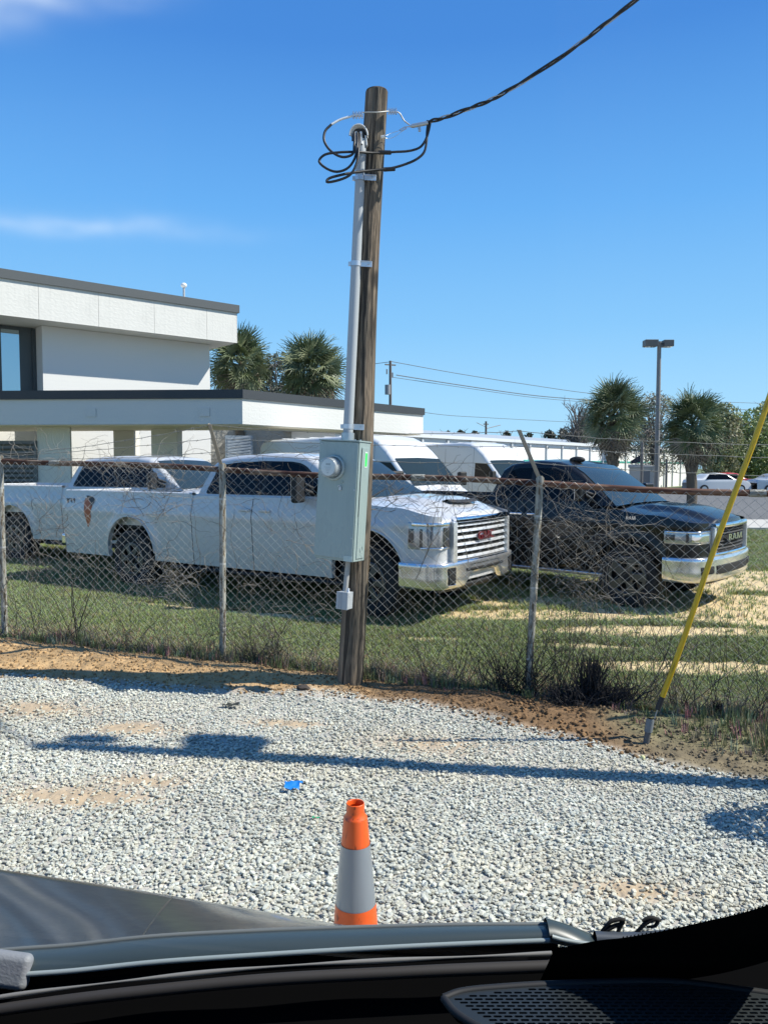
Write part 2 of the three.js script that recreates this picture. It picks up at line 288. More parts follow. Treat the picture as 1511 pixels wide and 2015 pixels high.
{
  const b = new MB(), r = rng(5);
  for (let k = 0; k < 9; k++) {
    const a = r() * 6.28, h = 0.6 + 0.5 * r(), o = V((r() - 0.5) * 0.9, 0, (r() - 0.5) * 0.9), d = V(Math.cos(a), 0, Math.sin(a)), w = V(-d.z, 0, d.x).multiplyScalar(0.055), m = o.clone().addScaledVector(d, 0.16 * h).setY(h * 0.6), e = o.clone().addScaledVector(d, (0.3 + 0.35 * r()) * h).setY(h);
    b.quad(o.clone().sub(w), o.clone().add(w), m.clone().add(w.clone().multiplyScalar(0.7)), m.clone().sub(w.clone().multiplyScalar(0.7))).tri(m.clone().sub(w.clone().multiplyScalar(0.7)), m.clone().add(w.clone().multiplyScalar(0.7)), e);
  }
  const tuft = b.geo(), list = [], rr = rng(19);
  for (let k = 0; k < 210000 && list.length < 120000; k++) {
    const f = Math.pow(rr(), 1.7), z = -6.2 - f * 16, x = (rr() * 2 - 1) * (1.2 + 0.55 * -z), t = offFence(x, z);
    if (t > 0.02 + 0.9 * smooth(1.6, 2.2, x) * rr() || rr() < sandAmount(x, z) * 0.95) continue;
    const n = fbm(x * 1.3, z * 1.3, 3, 61), h = (0.028 + 0.03 * rr()) * (0.7 + 0.7 * n) * (1 + f), dry = rr() < 0.1 + 0.45 * (1 - smooth(0.15, 0.9, -t));
    const c = dry ? C(0.30 * (0.6 + 0.6 * rr()), 0.25 * (0.6 + 0.6 * rr()), 0.12) : C(0.155 + 0.07 * rr() + 0.05 * n, 0.215 + 0.07 * rr() + 0.03 * n, 0.07 + 0.035 * rr());
    list.push({ p: V(x, height(x, z) - 0.004, z), r: [0, rr() * 6.28, 0], s: V(0.09 * (1 + f), h, 0.09 * (1 + f)), c });
  }
  scatter('grass', tuft, new THREE.MeshPhysicalMaterial({ color: C(1, 1, 1), roughness: 0.9, transmission: 0.25, thickness: 0 }), list, 'short green mown grass of the lawn behind the fence', 'grass');
  const dry = [], r3 = rng(41);
  for (let k = 0; k < 9000; k++) {
    const x = -4.8 + 9.4 * r3(), t = (r3() + r3() - 1) * 0.26 + 0.02 + 0.8 * smooth(1.6, 2.2, x) * r3(), z = fenceZ(x) + t, den = fbm(x * 1.9, 3, 3, 88);
    if (r3() > den * 0.95) continue;
    const h = (0.03 + 0.13 * Math.pow(r3(), 2.8)) * (0.5 + den), g = r3();
    const c = g < 0.4 ? C(0.15, 0.18, 0.07) : g < 0.55 ? C(0.16, 0.135, 0.09) : C(0.32 * (0.5 + 0.7 * r3()), 0.265 * (0.5 + 0.7 * r3()), 0.165);
    dry.push({ p: V(x, height(x, z) - 0.005, z), r: [(r3() - 0.5) * 0.5, r3() * 6.28, (r3() - 0.5) * 0.5], s: V(0.055, h, 0.055), c });
  }
  scatter('dry_grass', tuft, std(1, 1, 1, 0.95), dry, 'dry brown weeds and straw standing along the fence foot', 'dry grass');
}

// ---------------------------------------------------------------- chain-link fence
const along = (x, y, out = 0) => V(x - 0.253 * out, y, fenceZ(x) + 0.967 * out);   // on the fence line at height y, out metres toward the gravel
const railY = (x) => fenceBase(x) + 1.855 + 0.012 * Math.sin(x * 2.1);
{
  const rust = tex(256, 64, (u, v) => { const n = tnoise(u, v, 8, 3, 5), k = smooth(0.42, 0.62, n); return [lerp(0.36, 0.44, k) * (0.7 + 0.5 * n), lerp(0.21, 0.33, k) * (0.7 + 0.5 * n), lerp(0.15, 0.26, k) * (0.7 + 0.5 * n)]; }, true);
  const rustM = new THREE.MeshStandardMaterial({ map: rust, roughness: 0.85, bumpMap: grainTex, bumpScale: 0.004 });
  const railM = new THREE.MeshStandardMaterial({ map: tex(256, 64, (u, v) => { const n = tnoise(u, v, 6, 13, 5), k = smooth(0.4, 0.65, n); return [lerp(0.30, 0.42, k) * (0.6 + 0.6 * n), lerp(0.17, 0.36, k) * (0.6 + 0.6 * n), lerp(0.12, 0.31, k) * (0.6 + 0.6 * n)]; }, true), roughness: 0.9, bumpMap: grainTex, bumpScale: 0.006 });
  const postM = new THREE.MeshStandardMaterial({ map: tex(64, 512, (u, v) => { const n = tnoise(u, v, 8, 23, 5), m = tnoise(u, v, 16, 5, 3); const g = 0.38 + 0.42 * n; return m > 0.62 ? [g * 0.7, g * 0.62, g * 0.5] : [g, g * 0.99, g * 0.93]; }, true), roughness: 0.75, metalness: 0.25, bumpMap: grainTex, bumpScale: 0.003 });
  const wireM = std(0.46, 0.45, 0.42, 0.55, { metalness: 0.2 }), barbM = std(0.24, 0.235, 0.21, 0.7, { metalness: 0.3 });
  const f = thing('chain_link_fence', 'long rusty chain link fence with barbed wire arms between the gravel and the parked trucks', 'fence', [0, 0, 0]);
  const postsAt = [[-4.0, 0.0, V(-0.3, 0.02, 0)], [-1.55, 0.02, V(-0.075, 0.40, 0.17)], [1.345, 0.09, V(-0.19, 0.43, 0.03)], [3.95, 0.0, V(-0.1, 0.4, 0.1)], [-6.5, 0, V(-0.1, 0.4, 0.15)]];
  const tips = [];
  for (const [x, lean, arm] of postsAt) {
    const a = along(x - lean, fenceBase(x) - 0.2), top = along(x, railY(x) + 0.03), b = new MB();
    b.tube([a, a.clone().lerp(top, 0.5), top], 0.032, 12);
    b.tube([top.clone().add(V(0, -0.04, 0)), top.clone().add(V(0, 0.015, 0)), top.clone().add(V(0, 0.035, 0))], (t) => t > 0.9 ? 0.022 : 0.037, 12);
    const post = b.build('post', postM, f);
    for (const q of [0.25, 0.55, 0.85]) { const p = a.clone().lerp(top, q); new MB().tube([p.clone().add(V(0, -0.009, 0)), p.clone().add(V(0, 0.009, 0))], 0.0335, 10).build('tie_band', wireM, post); }
    const tip = top.clone().add(arm); tips.push([x, top, tip, arm]);
    const ab = new MB(), d = tip.clone().sub(top), side = V(0.967, 0, 0.253).multiplyScalar(0.018), up = new THREE.Vector3().crossVectors(d, side).normalize().multiplyScalar(0.016);
    const c = (p, s, k) => p.clone().addScaledVector(side, s).addScaledVector(up, k);   // an angle-iron arm: two flanges
    for (const [s0, k0, s1, k1] of [[-1, -1, 1, -1], [-1, -1, -1, 1]]) { const th = 0.22; const pr = s0 === s1 ? [[s0, k0], [s0 + th, k0], [s0 + th, k1], [s0, k1]] : [[s0, k0], [s1, k0], [s1, k0 + th], [s0, k0 + th]];
      for (let q = 0; q < 4; q++) { const A = pr[q], B = pr[(q + 1) % 4]; ab.quad(c(top, ...A), c(top, ...B), c(tip, ...B), c(tip, ...A)); } ab.quad(...pr.map((A) => c(tip, ...A))); }
    ab.build('barbed_wire_arm', x === -1.55 || x === 1.345 ? std(0.34, 0.29, 0.22, 0.8, { metalness: 0.3, bumpMap: grainTex, bumpScale: 0.004 }) : postM, f);
  }
  for (const [x0, x1, m] of [[-6.5, -1.52, railM], [-1.52, 1.33, railM], [1.33, 3.95, rustM]]) {
    const pts = []; for (let k = 0; k <= 40; k++) { const x = lerp(x0, x1, k / 40); pts.push(along(x, railY(x), -0.005)); }
    const rl = new MB().tube(pts, 0.027, 10).build('top_rail', m, f);
    new MB().tube([along(lerp(x0, x1, 0.62), railY(lerp(x0, x1, 0.62)), -0.005), along(lerp(x0, x1, 0.62) + 0.12, railY(lerp(x0, x1, 0.62) + 0.12), -0.005)], 0.031, 10).build('rail_sleeve', postM, rl);
  }
  // woven mesh: zigzag wires, sagging a little
  {
    const b = new MB(), w = 0.0455, hstep = 0.0425, sag = (x, y) => along(x + 0.018 * (fbm(x * 1.2, y * 1.5, 3, 9) - 0.5), y, 0.034 + 0.05 * (fbm(x * 0.9, y * 1.1, 3, 4) - 0.5) + 0.05 * Math.exp(-(((y + 0.05) / 0.2) ** 2)) * (fbm(x * 2, 0, 2, 6) - 0.4));
    for (let n = 0, x = -5.2; x < 4.05; n++, x += w * 1.0) {
      const base = fenceBase(x) - 0.03, top = railY(x) + 0.035, pts = [], m = Math.floor((top - base) / hstep);
      for (let k = 0; k <= m; k++) { const left = (k + n) % 2 ? 0 : 1, q = sag(x + left * w, base + k * hstep); q.y += 0; pts.push(q.addScaledVector(V(-0.253, 0, 0.967), left ? 0.003 : -0.003)); }
      b.tube(pts, 0.0021, 3, false);
    }
    tag(b.build('chain_link_mesh', wireM, f), undefined, null, null, 'stuff'); f.children[f.children.length - 1].userData = { kind: 'stuff' };
  }
  // barbed wire strands between the arm tips
  tips.sort((p, q) => p[0] - q[0]);
  for (const [q, sag] of [[0.97, 0.05], [0.66, 0.02], [0.34, 0.035]]) {
    const b = new MB(), r = rng(60 + q * 100), pts = [];
    for (let s = 0; s < tips.length - 1; s++) {
      const A = tips[s][1].clone().lerp(tips[s][2], q), B = tips[s + 1][1].clone().lerp(tips[s + 1][2], q);
      for (let k = 0; k < 30; k++) { const t = k / 30, p = A.clone().lerp(B, t); p.y -= sag * 4 * t * (1 - t) + (r() - 0.5) * 0.008; pts.push(p); }
    }
    b.tube(pts, 0.0028, 4, false);
    for (let k = 2; k < pts.length; k += 2) { const p = pts[k]; for (let m = 0; m < 2; m++) { const d = V(r() - 0.5, r() - 0.5, r() - 0.5).normalize().multiplyScalar(0.018); b.tube([p.clone().sub(d), p.clone().add(d)], 0.0017, 3, false); } }
    b.build('barbed_wire', barbM, f);
  }
}

// ---------------------------------------------------------------- dead vines and weeds in the fence
const twigM = [std(0.17, 0.15, 0.125, 0.95), std(0.10, 0.085, 0.062, 0.95), std(0.04, 0.037, 0.03, 0.95), std(0.22, 0.20, 0.17, 0.95)];
function wander(b, r, start, dir, n, step, wild, rad, gravity = 0) {
  const pts = [start.clone()], d = dir.clone();
  for (let k = 0; k < n; k++) { d.add(V((r() - 0.5) * wild, (r() - 0.5) * wild - gravity, (r() - 0.5) * wild * 0.5)).normalize(); pts.push(pts[k].clone().addScaledVector(d, step)); }
  b.tube(pts, (t) => rad * (1 - 0.7 * t), 3, false); return pts;
}
function vines(name, label, x0, x1, y0, y1, n, seed, mat, o = {}) {
  const b = new MB(), r = rng(seed);
  for (let k = 0; k < n; k++) {
    const x = lerp(x0, x1, o.mid ? (r() + r() + r()) / 3 : r()), y = fenceBase(x) + (o.root && r() < o.root ? 0 : lerp(y0, y1, r()));
    const up = o.root ? 0.8 : (r() - 0.4), pts = wander(b, r, along(x, y, 0.03 + (r() - 0.5) * 0.12), V((r() - 0.5) * 1.6, up, (r() - 0.5) * 0.3).normalize(), 7 + Math.floor(r() * 9), o.step ?? 0.045, o.wild ?? 0.9, (o.rad ?? 0.0032) * (0.6 + 0.8 * r()), o.gravity ?? 0.02);
    if (r() < 0.7) for (let q = 0; q < 2; q++) wander(b, r, pts[Math.floor(r() * pts.length)], V(r() - 0.5, r() - 0.5, (r() - 0.5) * 0.4).normalize(), 5, (o.step ?? 0.045) * 0.7, 1.1, (o.rad ?? 0.0032) * 0.55, 0);
  }
  return tag(b.build(name, mat), label, o.category ?? 'vine');
}
vines('dead_vine', 'thick grey tangle of dead vines on the fence before the black pickup', 1.1, 2.35, 0.85, 1.68, 95, 101, twigM[0], { mid: 1 });
vines('dead_vine', 'dark brown vine stems climbing the mesh beneath the thick grey tangle', 1.15, 2.5, 0, 1.35, 100, 102, twigM[1], { root: 0.75, step: 0.08, wild: 0.42, rad: 0.0032, gravity: -0.03 });
vines('dead_vine', 'loose dead vines wound along the top rail between the meter pole and the right post', -0.05, 1.25, 1.5, 1.84, 48, 103, twigM[0], { wild: 1.1 });
vines('dead_vine', 'pale dead vines over the top rail before the leftmost pickup cab window', -2.7, -1.9, 1.25, 1.85, 55, 104, twigM[3], { mid: 1 });
vines('dead_vine', 'grey bushy vine knot on the mesh before the nearest white pickup rear wheel', -2.55, -1.85, 0.5, 1.0, 60, 105, twigM[3], { mid: 1, wild: 1.3 });
vines('dead_vine', 'dry vines covering the mesh at the left edge before the leftmost pickup wheel', -4.3, -3.1, 0.6, 1.4, 100, 106, twigM[0], { wild: 1.1 });
vines('dead_vine', 'thin vine stems rising from the fence foot right of the meter pole', -0.1, 1.15, 0, 1.2, 60, 107, twigM[1], { root: 0.8, step: 0.07, wild: 0.5, rad: 0.003, gravity: -0.03 });
vines('dead_vine', 'sparse thin vines on the mesh between the left post and the meter pole', -1.5, -0.4, 0.1, 1.7, 90, 108, twigM[0], { wild: 0.9, rad: 0.0026 });
vines('dead_vine', 'tall thin stems on the mesh at the right edge behind the yellow guy guard', 2.3, 3.6, 0, 1.2, 60, 109, twigM[2], { root: 0.9, step: 0.08, wild: 0.35, rad: 0.0032, gravity: -0.03 });
vines('dead_vine', 'wispy dead vines strung over the barbed wire before the white building at the left', -4.2, -1.9, 1.8, 2.0, 50, 110, twigM[3], { wild: 1.2, rad: 0.0024, gravity: 0.06, step: 0.035 });
vines('dead_vine', 'wispy twigs caught in the barbed wire before the roof of the nearest white pickup', -1.7, -0.3, 1.85, 2.1, 26, 111, twigM[1], { wild: 0.8, rad: 0.0025 });
vines('dead_vine', 'long dark runner climbing the mesh left of the left post', -3.3, -3.1, 0, 0.3, 6, 112, twigM[2], { root: 1, step: 0.08, wild: 0.4, rad: 0.006, gravity: -0.05 });
vines('dead_weed', 'matted dark weeds at the fence foot left of the left post', -2.7, -1.6, 0, 0.18, 70, 113, twigM[1], { root: 0.8, step: 0.024, wild: 1.0, rad: 0.0032, category: 'weed' });
vines('dead_weed', 'matted brown weeds at the fence foot at the left edge', -4.6, -2.8, 0, 0.2, 80, 114, twigM[0], { root: 0.8, step: 0.024, wild: 1.0, rad: 0.003, category: 'weed' });
vines('dead_weed', 'upright brown weed clump between the left post and the meter pole', -1.25, -0.95, 0, 0.35, 90, 115, twigM[1], { root: 0.7, step: 0.03, wild: 0.6, rad: 0.004, gravity: -0.03, category: 'weed' });
vines('dead_weed', 'dark spiky weeds at the foot of the right post', 0.95, 1.35, 0, 0.2, 80, 116, twigM[2], { root: 0.8, step: 0.034, wild: 0.35, rad: 0.0055, gravity: -0.02, category: 'weed' });
vines('dead_weed', 'low grey weeds at the fence foot right of the yellow guy guard', 2.2, 4.0, 0, 0.2, 200, 117, twigM[0], { root: 0.8, step: 0.025, wild: 1.0, rad: 0.003, category: 'weed' });
vines('dead_weed', 'low weeds at the fence foot between the meter pole and the right post', -0.3, 1.0, 0, 0.16, 100, 118, twigM[0], { root: 0.8, step: 0.022, wild: 1.0, rad: 0.003, category: 'weed' });
vines('dead_weed', 'tall thin dark weed stems in the mesh left and right of the black shrub', 0.3, 2.6, 0, 0.2, 90, 120, twigM[2], { root: 1, step: 0.075, wild: 0.3, rad: 0.0036, gravity: -0.05, category: 'weed' });
vines('dead_vine', 'tall thin dry stems climbing the mesh along the left half of the fence', -4.2, -0.6, 0, 0.6, 110, 121, twigM[1], { root: 0.8, step: 0.075, wild: 0.5, rad: 0.003, gravity: -0.035 });
vines('dead_weed', 'low weeds at the fence foot left of the meter pole', -1.5, -0.5, 0, 0.14, 60, 119, twigM[3], { root: 0.8, step: 0.022, wild: 1.0, rad: 0.0028, category: 'weed' });
{ // the dark dead shrub left of the guy anchor
  const b = new MB(), r = rng(131), c = along(1.80, fenceBase(1.80) - 0.01, 0.24);
  for (let k = 0; k < 620; k++) wander(b, r, c.clone().add(V((r() - 0.5) * 0.66, r() * 0.12 - 0.02, (r() - 0.5) * 0.3)), V((r() - 0.5) * 1.5, 0.6 + r(), (r() - 0.5)).normalize(), 5 + Math.floor(r() * 4), 0.032, 0.9, 0.0052, 0.1);
  for (let k = 0; k < 130; k++) wander(b, r, c.clone().add(V((r() - 0.5) * 0.16 - 0.02, 0.05 + r() * 0.1, (r() - 0.5) * 0.1)), V((r() - 0.5) * 0.5, 1, (r() - 0.5) * 0.5).normalize(), 6, 0.055, 0.4, 0.006);
  tag(b.build('dead_shrub', std(0.022, 0.021, 0.023, 0.95)), 'blackened dead shrub at the fence foot left of the yellow guy guard', 'shrub');
  const b2 = new MB(), c2 = along(2.72, fenceBase(2.72), 0.12);
  for (let k = 0; k < 170; k++) { const a = r() * 6.28, y = r() * 2 - 1, s = Math.sqrt(1 - y * y); wander(b2, r, c2.clone().add(V(Math.cos(a) * s * 0.05, 0.06 + y * 0.05, Math.sin(a) * s * 0.05)), V(r() - 0.5, r() - 0.5, r() - 0.5).normalize(), 4, 0.018, 1.4, 0.006); }
  tag(b2.build('dead_root_ball', std(0.014, 0.012, 0.011, 0.95)), 'small round black root ball at the fence foot near the right edge', 'root ball');
}

// ---------------------------------------------------------------- the meter pole and everything fixed to it
const POLE0 = P(687, 1385, 6.74), POLE1 = P(740.5, 182, 6.74);
const poleAt = (y) => POLE0.clone().lerp(POLE1, (y - POLE0.y) / (POLE1.y - POLE0.y));
const poleR = (y) => lerp(0.112, 0.094, clamp(y / 5.1, 0, 1));
{
  const wood = tex(512, 1024, (u, v) => {
    const g = tnoise(u, v * 0.5, 32, 2, 4), big = tnoise(u, v, 8, 8, 5), fine = tnoise(u, v, 64, 4, 3), cr = smooth(0.60, 0.67, tnoise(u, v * 0.25, 32, 15, 4)), kn = Math.min(...[[0.2, 0.3], [0.62, 0.55], [0.8, 0.12], [0.45, 0.82], [0.08, 0.7]].map(([a, b]) => Math.hypot((u - a) * 0.7, (v - b) * 5)));
    const l = 0.84 * (0.30 + 0.30 * g + 0.36 * (big - 0.5) + 0.22 * (fine - 0.5)) * (1 - 0.5 * cr) * (0.45 + 0.55 * smooth(0.03, 0.10, kn)), w = smooth(0.35, 0.65, big);
    return [l * lerp(1.0, 1.02, w), l * lerp(0.915, 0.89, w), l * lerp(0.79, 0.745, w)];
  }, true);
  const woodB = tex(512, 1024, (u, v) => 0.5 * tnoise(u, v * 0.5, 32, 2, 4) + 0.5 * tnoise(u, v, 64, 4, 3) - 0.6 * smooth(0.60, 0.67, tnoise(u, v * 0.25, 32, 15, 4)));
  const p = thing('wooden_pole', 'leaning weathered brown wooden pole carrying the electric meter box', 'utility pole', [POLE0.x, 0, POLE0.z]);
  const b = new MB(), N = 80, S = 28;
  b.grid(N, S + 1, (i, j) => { const t = i / (N - 1), y = lerp(POLE0.y, POLE1.y, t), c = poleAt(y), a = j / S * Math.PI * 2, r = poleR(y) * (1 + 0.022 * (vnoise(Math.cos(a) * 1.2 + 5, y * 1.1 + Math.sin(a), 3) - 0.5) + 0.012 * (vnoise(Math.cos(a) * 4 + 5, y * 0.7 + Math.sin(a) * 4, 7) - 0.5)); return V(c.x + Math.cos(a) * r + 0.012 * Math.sin(y * 1.3) - p.position.x, c.y, c.z + Math.sin(a) * r - p.position.z); }, false, (i, j) => [j / S, i / (N - 1)]);
  b.build('shaft', new THREE.MeshStandardMaterial({ map: wood, roughness: 0.92, bumpMap: woodB, bumpScale: 0.012 }), p);
  const endg = new THREE.CylinderGeometry(0.090, 0.0945, 0.012, 28); endg.translate(POLE1.x - p.position.x + 0.012 * Math.sin(POLE1.y * 1.3), POLE1.y + 0.005, 0);
  put('cut_end', endg, std(0.13, 0.105, 0.075, 0.95, { bumpMap: rep(grainTex, 2, 2), bumpScale: 0.01 }), p);
  { const g = new MB(); const pts = []; for (let k = 0; k <= 30; k++) { const y = lerp(0.0, 1.15, k / 30), c = poleAt(y); pts.push(V(c.x + poleR(y) * 0.985 + 0.012 * Math.sin(y * 1.3) - p.position.x + 0.004 * Math.sin(k), y, 0.03)); } g.tube(pts, 0.0035, 5).build('ground_wire', std(0.30, 0.22, 0.13, 0.5, { metalness: 0.6 }), p); }
}
// meter box: a tall sheet-steel cabinet turned toward the left
const boxM = phys(0.285, 0.355, 0.34, 0.42, { map: streakTex, roughnessMap: roughTex, bumpMap: rep(grainTex, 6, 6), bumpScale: 0.0006 });
const LEAN = -Math.atan2(POLE1.x - POLE0.x, POLE1.y - POLE0.y) - 0.012;
{
  const turn = -27 * Math.PI / 180, W = 0.375, H = 1.0, D = 0.20, c = poleAt(1.57);
  const o = thing('meter_box', 'tall grey green electric meter cabinet with round glass meter on the wooden pole', 'meter box', [c.x - 0.03 - 0.215 * 0.454, 1.57, c.z + 0.215 * 0.891 + 0.0], turn);
  o.rotation.order = 'ZYX'; o.rotation.z = LEAN; o.rotation.y = turn;
  const body = new MB().box(0, 0, -0.004, W, H, D - 0.01, 0, 0, 0, 0.006);
  body.build('cabinet', boxM, o);
  new MB().box(-0.004, 0.008, D / 2 + 0.0005, W - 0.004, H - 0.03, 0.007, 0, 0, 0, 0.003).build('front_cover', boxM, o);
  new MB().box(0, H / 2 + 0.004, 0.004, W + 0.014, 0.012, D + 0.02, 0, 0, 0, 0.003).build('rain_cap', boxM, o);
  const door = new MB().box(W / 2 + 0.003, -0.01, 0.018 - 0.03, 0.008, H - 0.07, D - 0.075, 0, 0, 0, 0.003).build('side_door', boxM, o);
  const slot = new MB().box(W / 2 + 0.0015, 0.16, 0.052, 0.006, 0.56, 0.006).build('door_seam', std(0.05, 0.06, 0.06, 0.9), door);
  const ko = new THREE.TorusGeometry(0.026, 0.002, 6, 28); ko.rotateY(Math.PI / 2); ko.translate(W / 2 + 0.0075, -0.40, -0.02); put('knockout', ko, boxM, door);
  const ko2 = new THREE.TorusGeometry(0.017, 0.0015, 6, 24); ko2.rotateY(Math.PI / 2); ko2.translate(W / 2 + 0.0075, -0.40, -0.02); put('knockout', ko2, boxM, door);
  new MB().box(W / 2 + 0.0085, 0.355, -0.015, 0.0025, 0.13, 0.044).build('sticker_border', std(0.62, 0.72, 0.64, 0.7), door);
  new MB().box(W / 2 + 0.0105, 0.355, -0.015, 0.002, 0.112, 0.03).build('green_sticker', std(0.02, 0.86, 0.10, 0.6), door);
  new MB().box(W / 2 - 0.045, -H / 2 + 0.026, D / 2 + 0.0055, 0.082, 0.045, 0.003).build('rating_plate', std(0.42, 0.50, 0.47, 0.5), o);
  for (const [x, y] of [[-W / 2 + 0.02, H / 2 - 0.03], [W / 2 - 0.02, 0.1], [W / 2 - 0.02, -0.3]]) { const g = new THREE.CylinderGeometry(0.006, 0.006, 0.006, 10); g.rotateX(Math.PI / 2); g.translate(x, y, D / 2 + 0.006); put('screw', g, M.galv, o); }
  for (const x of [-0.04, 0.12, 0.17]) { const g = new THREE.CylinderGeometry(0.006, 0.006, 0.012, 8); g.translate(x, H / 2 + 0.014, 0.05); put('bolt', g, M.galv, o); }
  // latch below the meter
  new MB().box(0.035, 0.105, D / 2 + 0.009, 0.024, 0.034, 0.012, 0, 0, 0, 0.004).build('latch', M.galv, o);
  const loop = new THREE.TorusGeometry(0.012, 0.003, 6, 14, Math.PI); loop.translate(0.032, 0.118, D / 2 + 0.02); put('seal_loop', loop, M.alu, o);
  new MB().box(0.045, 0.16, D / 2 + 0.008, 0.03, 0.014, 0.01).build('latch_plate', boxM, o);
  // the meter
  const mx = -0.035, my = 0.275, mt = new THREE.Group(); mt.name = 'meter'; o.add(mt); mt.position.set(mx, my, D / 2 + 0.004);
  const turned = (pts, n = 40) => { const g = new THREE.LatheGeometry(pts.map(([r, y]) => new THREE.Vector2(r, y)), n); g.rotateX(Math.PI / 2); return g; };
  put('mounting_ring', turned([[0.104, 0], [0.106, 0.006], [0.104, 0.020], [0.100, 0.026], [0.088, 0.028], [0.086, 0.012]]), phys(0.33, 0.39, 0.38, 0.35, { clearcoat: 0.4 }), mt);
  put('meter_body', turned([[0.0, 0.10], [0.070, 0.10], [0.074, 0.095], [0.078, 0.02], [0.086, 0.014]]), std(0.26, 0.285, 0.30, 0.5), mt);
  put('glass_cover', turned([[0.084, 0.02], [0.083, 0.11], [0.080, 0.124], [0.072, 0.131], [0.0, 0.132]]), new THREE.MeshPhysicalMaterial({ color: C(0.95, 0.97, 0.97), roughness: 0.04, transmission: 0.88, thickness: 0, ior: 1.5 }), mt);
  const dial = new THREE.CircleGeometry(0.068, 40); const cv = document.createElement('canvas'); cv.width = cv.height = 256; const x = cv.getContext('2d');
  x.fillStyle = '#b4bfc2'; x.fillRect(0, 0, 256, 256); x.fillStyle = '#8b979a'; x.fillRect(84, 62, 88, 34); x.fillStyle = '#5d696b'; x.font = 'bold 24px monospace'; x.fillText('00000', 90, 87); x.fillStyle = '#7f8a8c';
  for (let k = 0; k < 5; k++) x.fillRect(66 + k * 8, 118 + k * 16, 124 - k * 16, 5); x.fillRect(112, 205, 32, 14);
  const ct = new THREE.CanvasTexture(cv); ct.colorSpace = THREE.SRGBColorSpace; dial.translate(0, 0, 0.1025); put('dial', dial, new THREE.MeshStandardMaterial({ map: ct, roughness: 0.6 }), mt);
}
{ // conduit riser with three straps
  const r = thing('conduit_riser', 'straight grey conduit rising from the meter box up the wooden pole', 'conduit', [0, 0, 0]);
  const A = P(684, 868, 6.61), B = P(712, 285, 6.68);
  new MB().tube([A, B], 0.0425, 20).build('pipe', M.pvc, r);
  const hub = A.clone(); new MB().tube([hub.clone().add(V(0, -0.035, 0)), hub.clone().lerp(B, 0.028)], 0.056, 16).build('hub', M.galv, r);
  for (const py of [351, 518, 839]) {
    const t = (868 - py) / (868 - 285), c = A.clone().lerp(B, t), pc = poleAt(c.y);
    const s = new THREE.Group(); s.name = 'strap'; r.add(s);
    new MB().tube([c.clone().add(V(-0.001, -0.02, 0)), c.clone().add(V(0.001, 0.02, 0))], 0.0465, 20).build('band', M.alu, s);
    new MB().box(c.x - 0.052, c.y, c.z + 0.006, 0.028, 0.036, 0.012, 0, 0, 0, 0.003).build('ear', M.alu, s);
    const front = pc.z + poleR(c.y) + 0.004;
    new MB().box(c.x + 0.085, c.y - 0.002, front - 0.002, 0.10, 0.046, 0.008, 0.06, -0.04, 0, 0.002).build('bracket', M.alu, s);
    const bolt = new THREE.CylinderGeometry(0.009, 0.009, 0.014, 6); bolt.rotateX(Math.PI / 2); bolt.translate(c.x + 0.105, c.y, front + 0.006); put('bolt', bolt, M.satin, s);
    for (let q = 0; q < 2; q++) new MB().box(c.x + 0.085, c.y - 0.002 + (q ? 0.020 : -0.024), front + 0.004, 0.098, 0.005, 0.012, 0.06, -0.04).build('flange', M.alu, s);
  }
}
{ // weatherhead: hood opening to the left with a plate of cable holes
  const c = P(706, 268, 6.65), w = thing('weatherhead', 'pale rounded service hood on top of the conduit with cables hanging out', 'weatherhead', [c.x, c.y, c.z]);
  const shell = new MB();
  shell.grid(14, 22, (i, j) => { const t = i / 13, a = j / 21 * Math.PI, R = lerp(0.072, 0.058, t); const tilt = t * 0.09; return V(-Math.cos(a) * R * 0.98 + tilt * 0.35, Math.sin(a) * R * 1.25 - 0.015 - t * 0.015, 0.05 - t * 0.11); });
  shell.grid(8, 22, (i, j) => { const t = 1 - i / 7, a = j / 21 * Math.PI, R = 0.058 * t; return V(-Math.cos(a) * R * 0.98 + 0.0315, Math.sin(a) * R * 1.25 - 0.03, -0.06 - 0.015 * (1 - t)); });
  shell.box(0.062, -0.045, -0.015, 0.014, 0.085, 0.09, 0, 0.12, 0, 0.004);
  shell.build('hood', std(0.68, 0.68, 0.66, 0.5), w);
  const rim = new MB(); const pts = []; for (let k = 0; k <= 24; k++) { const a = k / 24 * Math.PI; pts.push(V(-Math.cos(a) * 0.0745, Math.sin(a) * 0.091 - 0.015, 0.05)); } rim.tube(pts, 0.0065, 8).build('rim', std(0.60, 0.60, 0.58, 0.5), w);
  new MB().box(-0.004, 0.005, 0.012, 0.11, 0.10, 0.008).build('cable_plate', std(0.03, 0.03, 0.032, 0.7), w);
  for (const x of [-0.022, 0.018]) new MB().tube([V(x, 0.02, 0.03), V(x + 0.002, -0.03, 0.045), V(x + 0.006, -0.085, 0.048)], 0.011, 10).build('cable_collar', std(0.72, 0.72, 0.70, 0.5), w);
  new MB().tube([V(0.012, -0.03, 0.0), V(0.014, -0.14, 0.0)], 0.046, 18).build('neck', M.pvc, w);
}
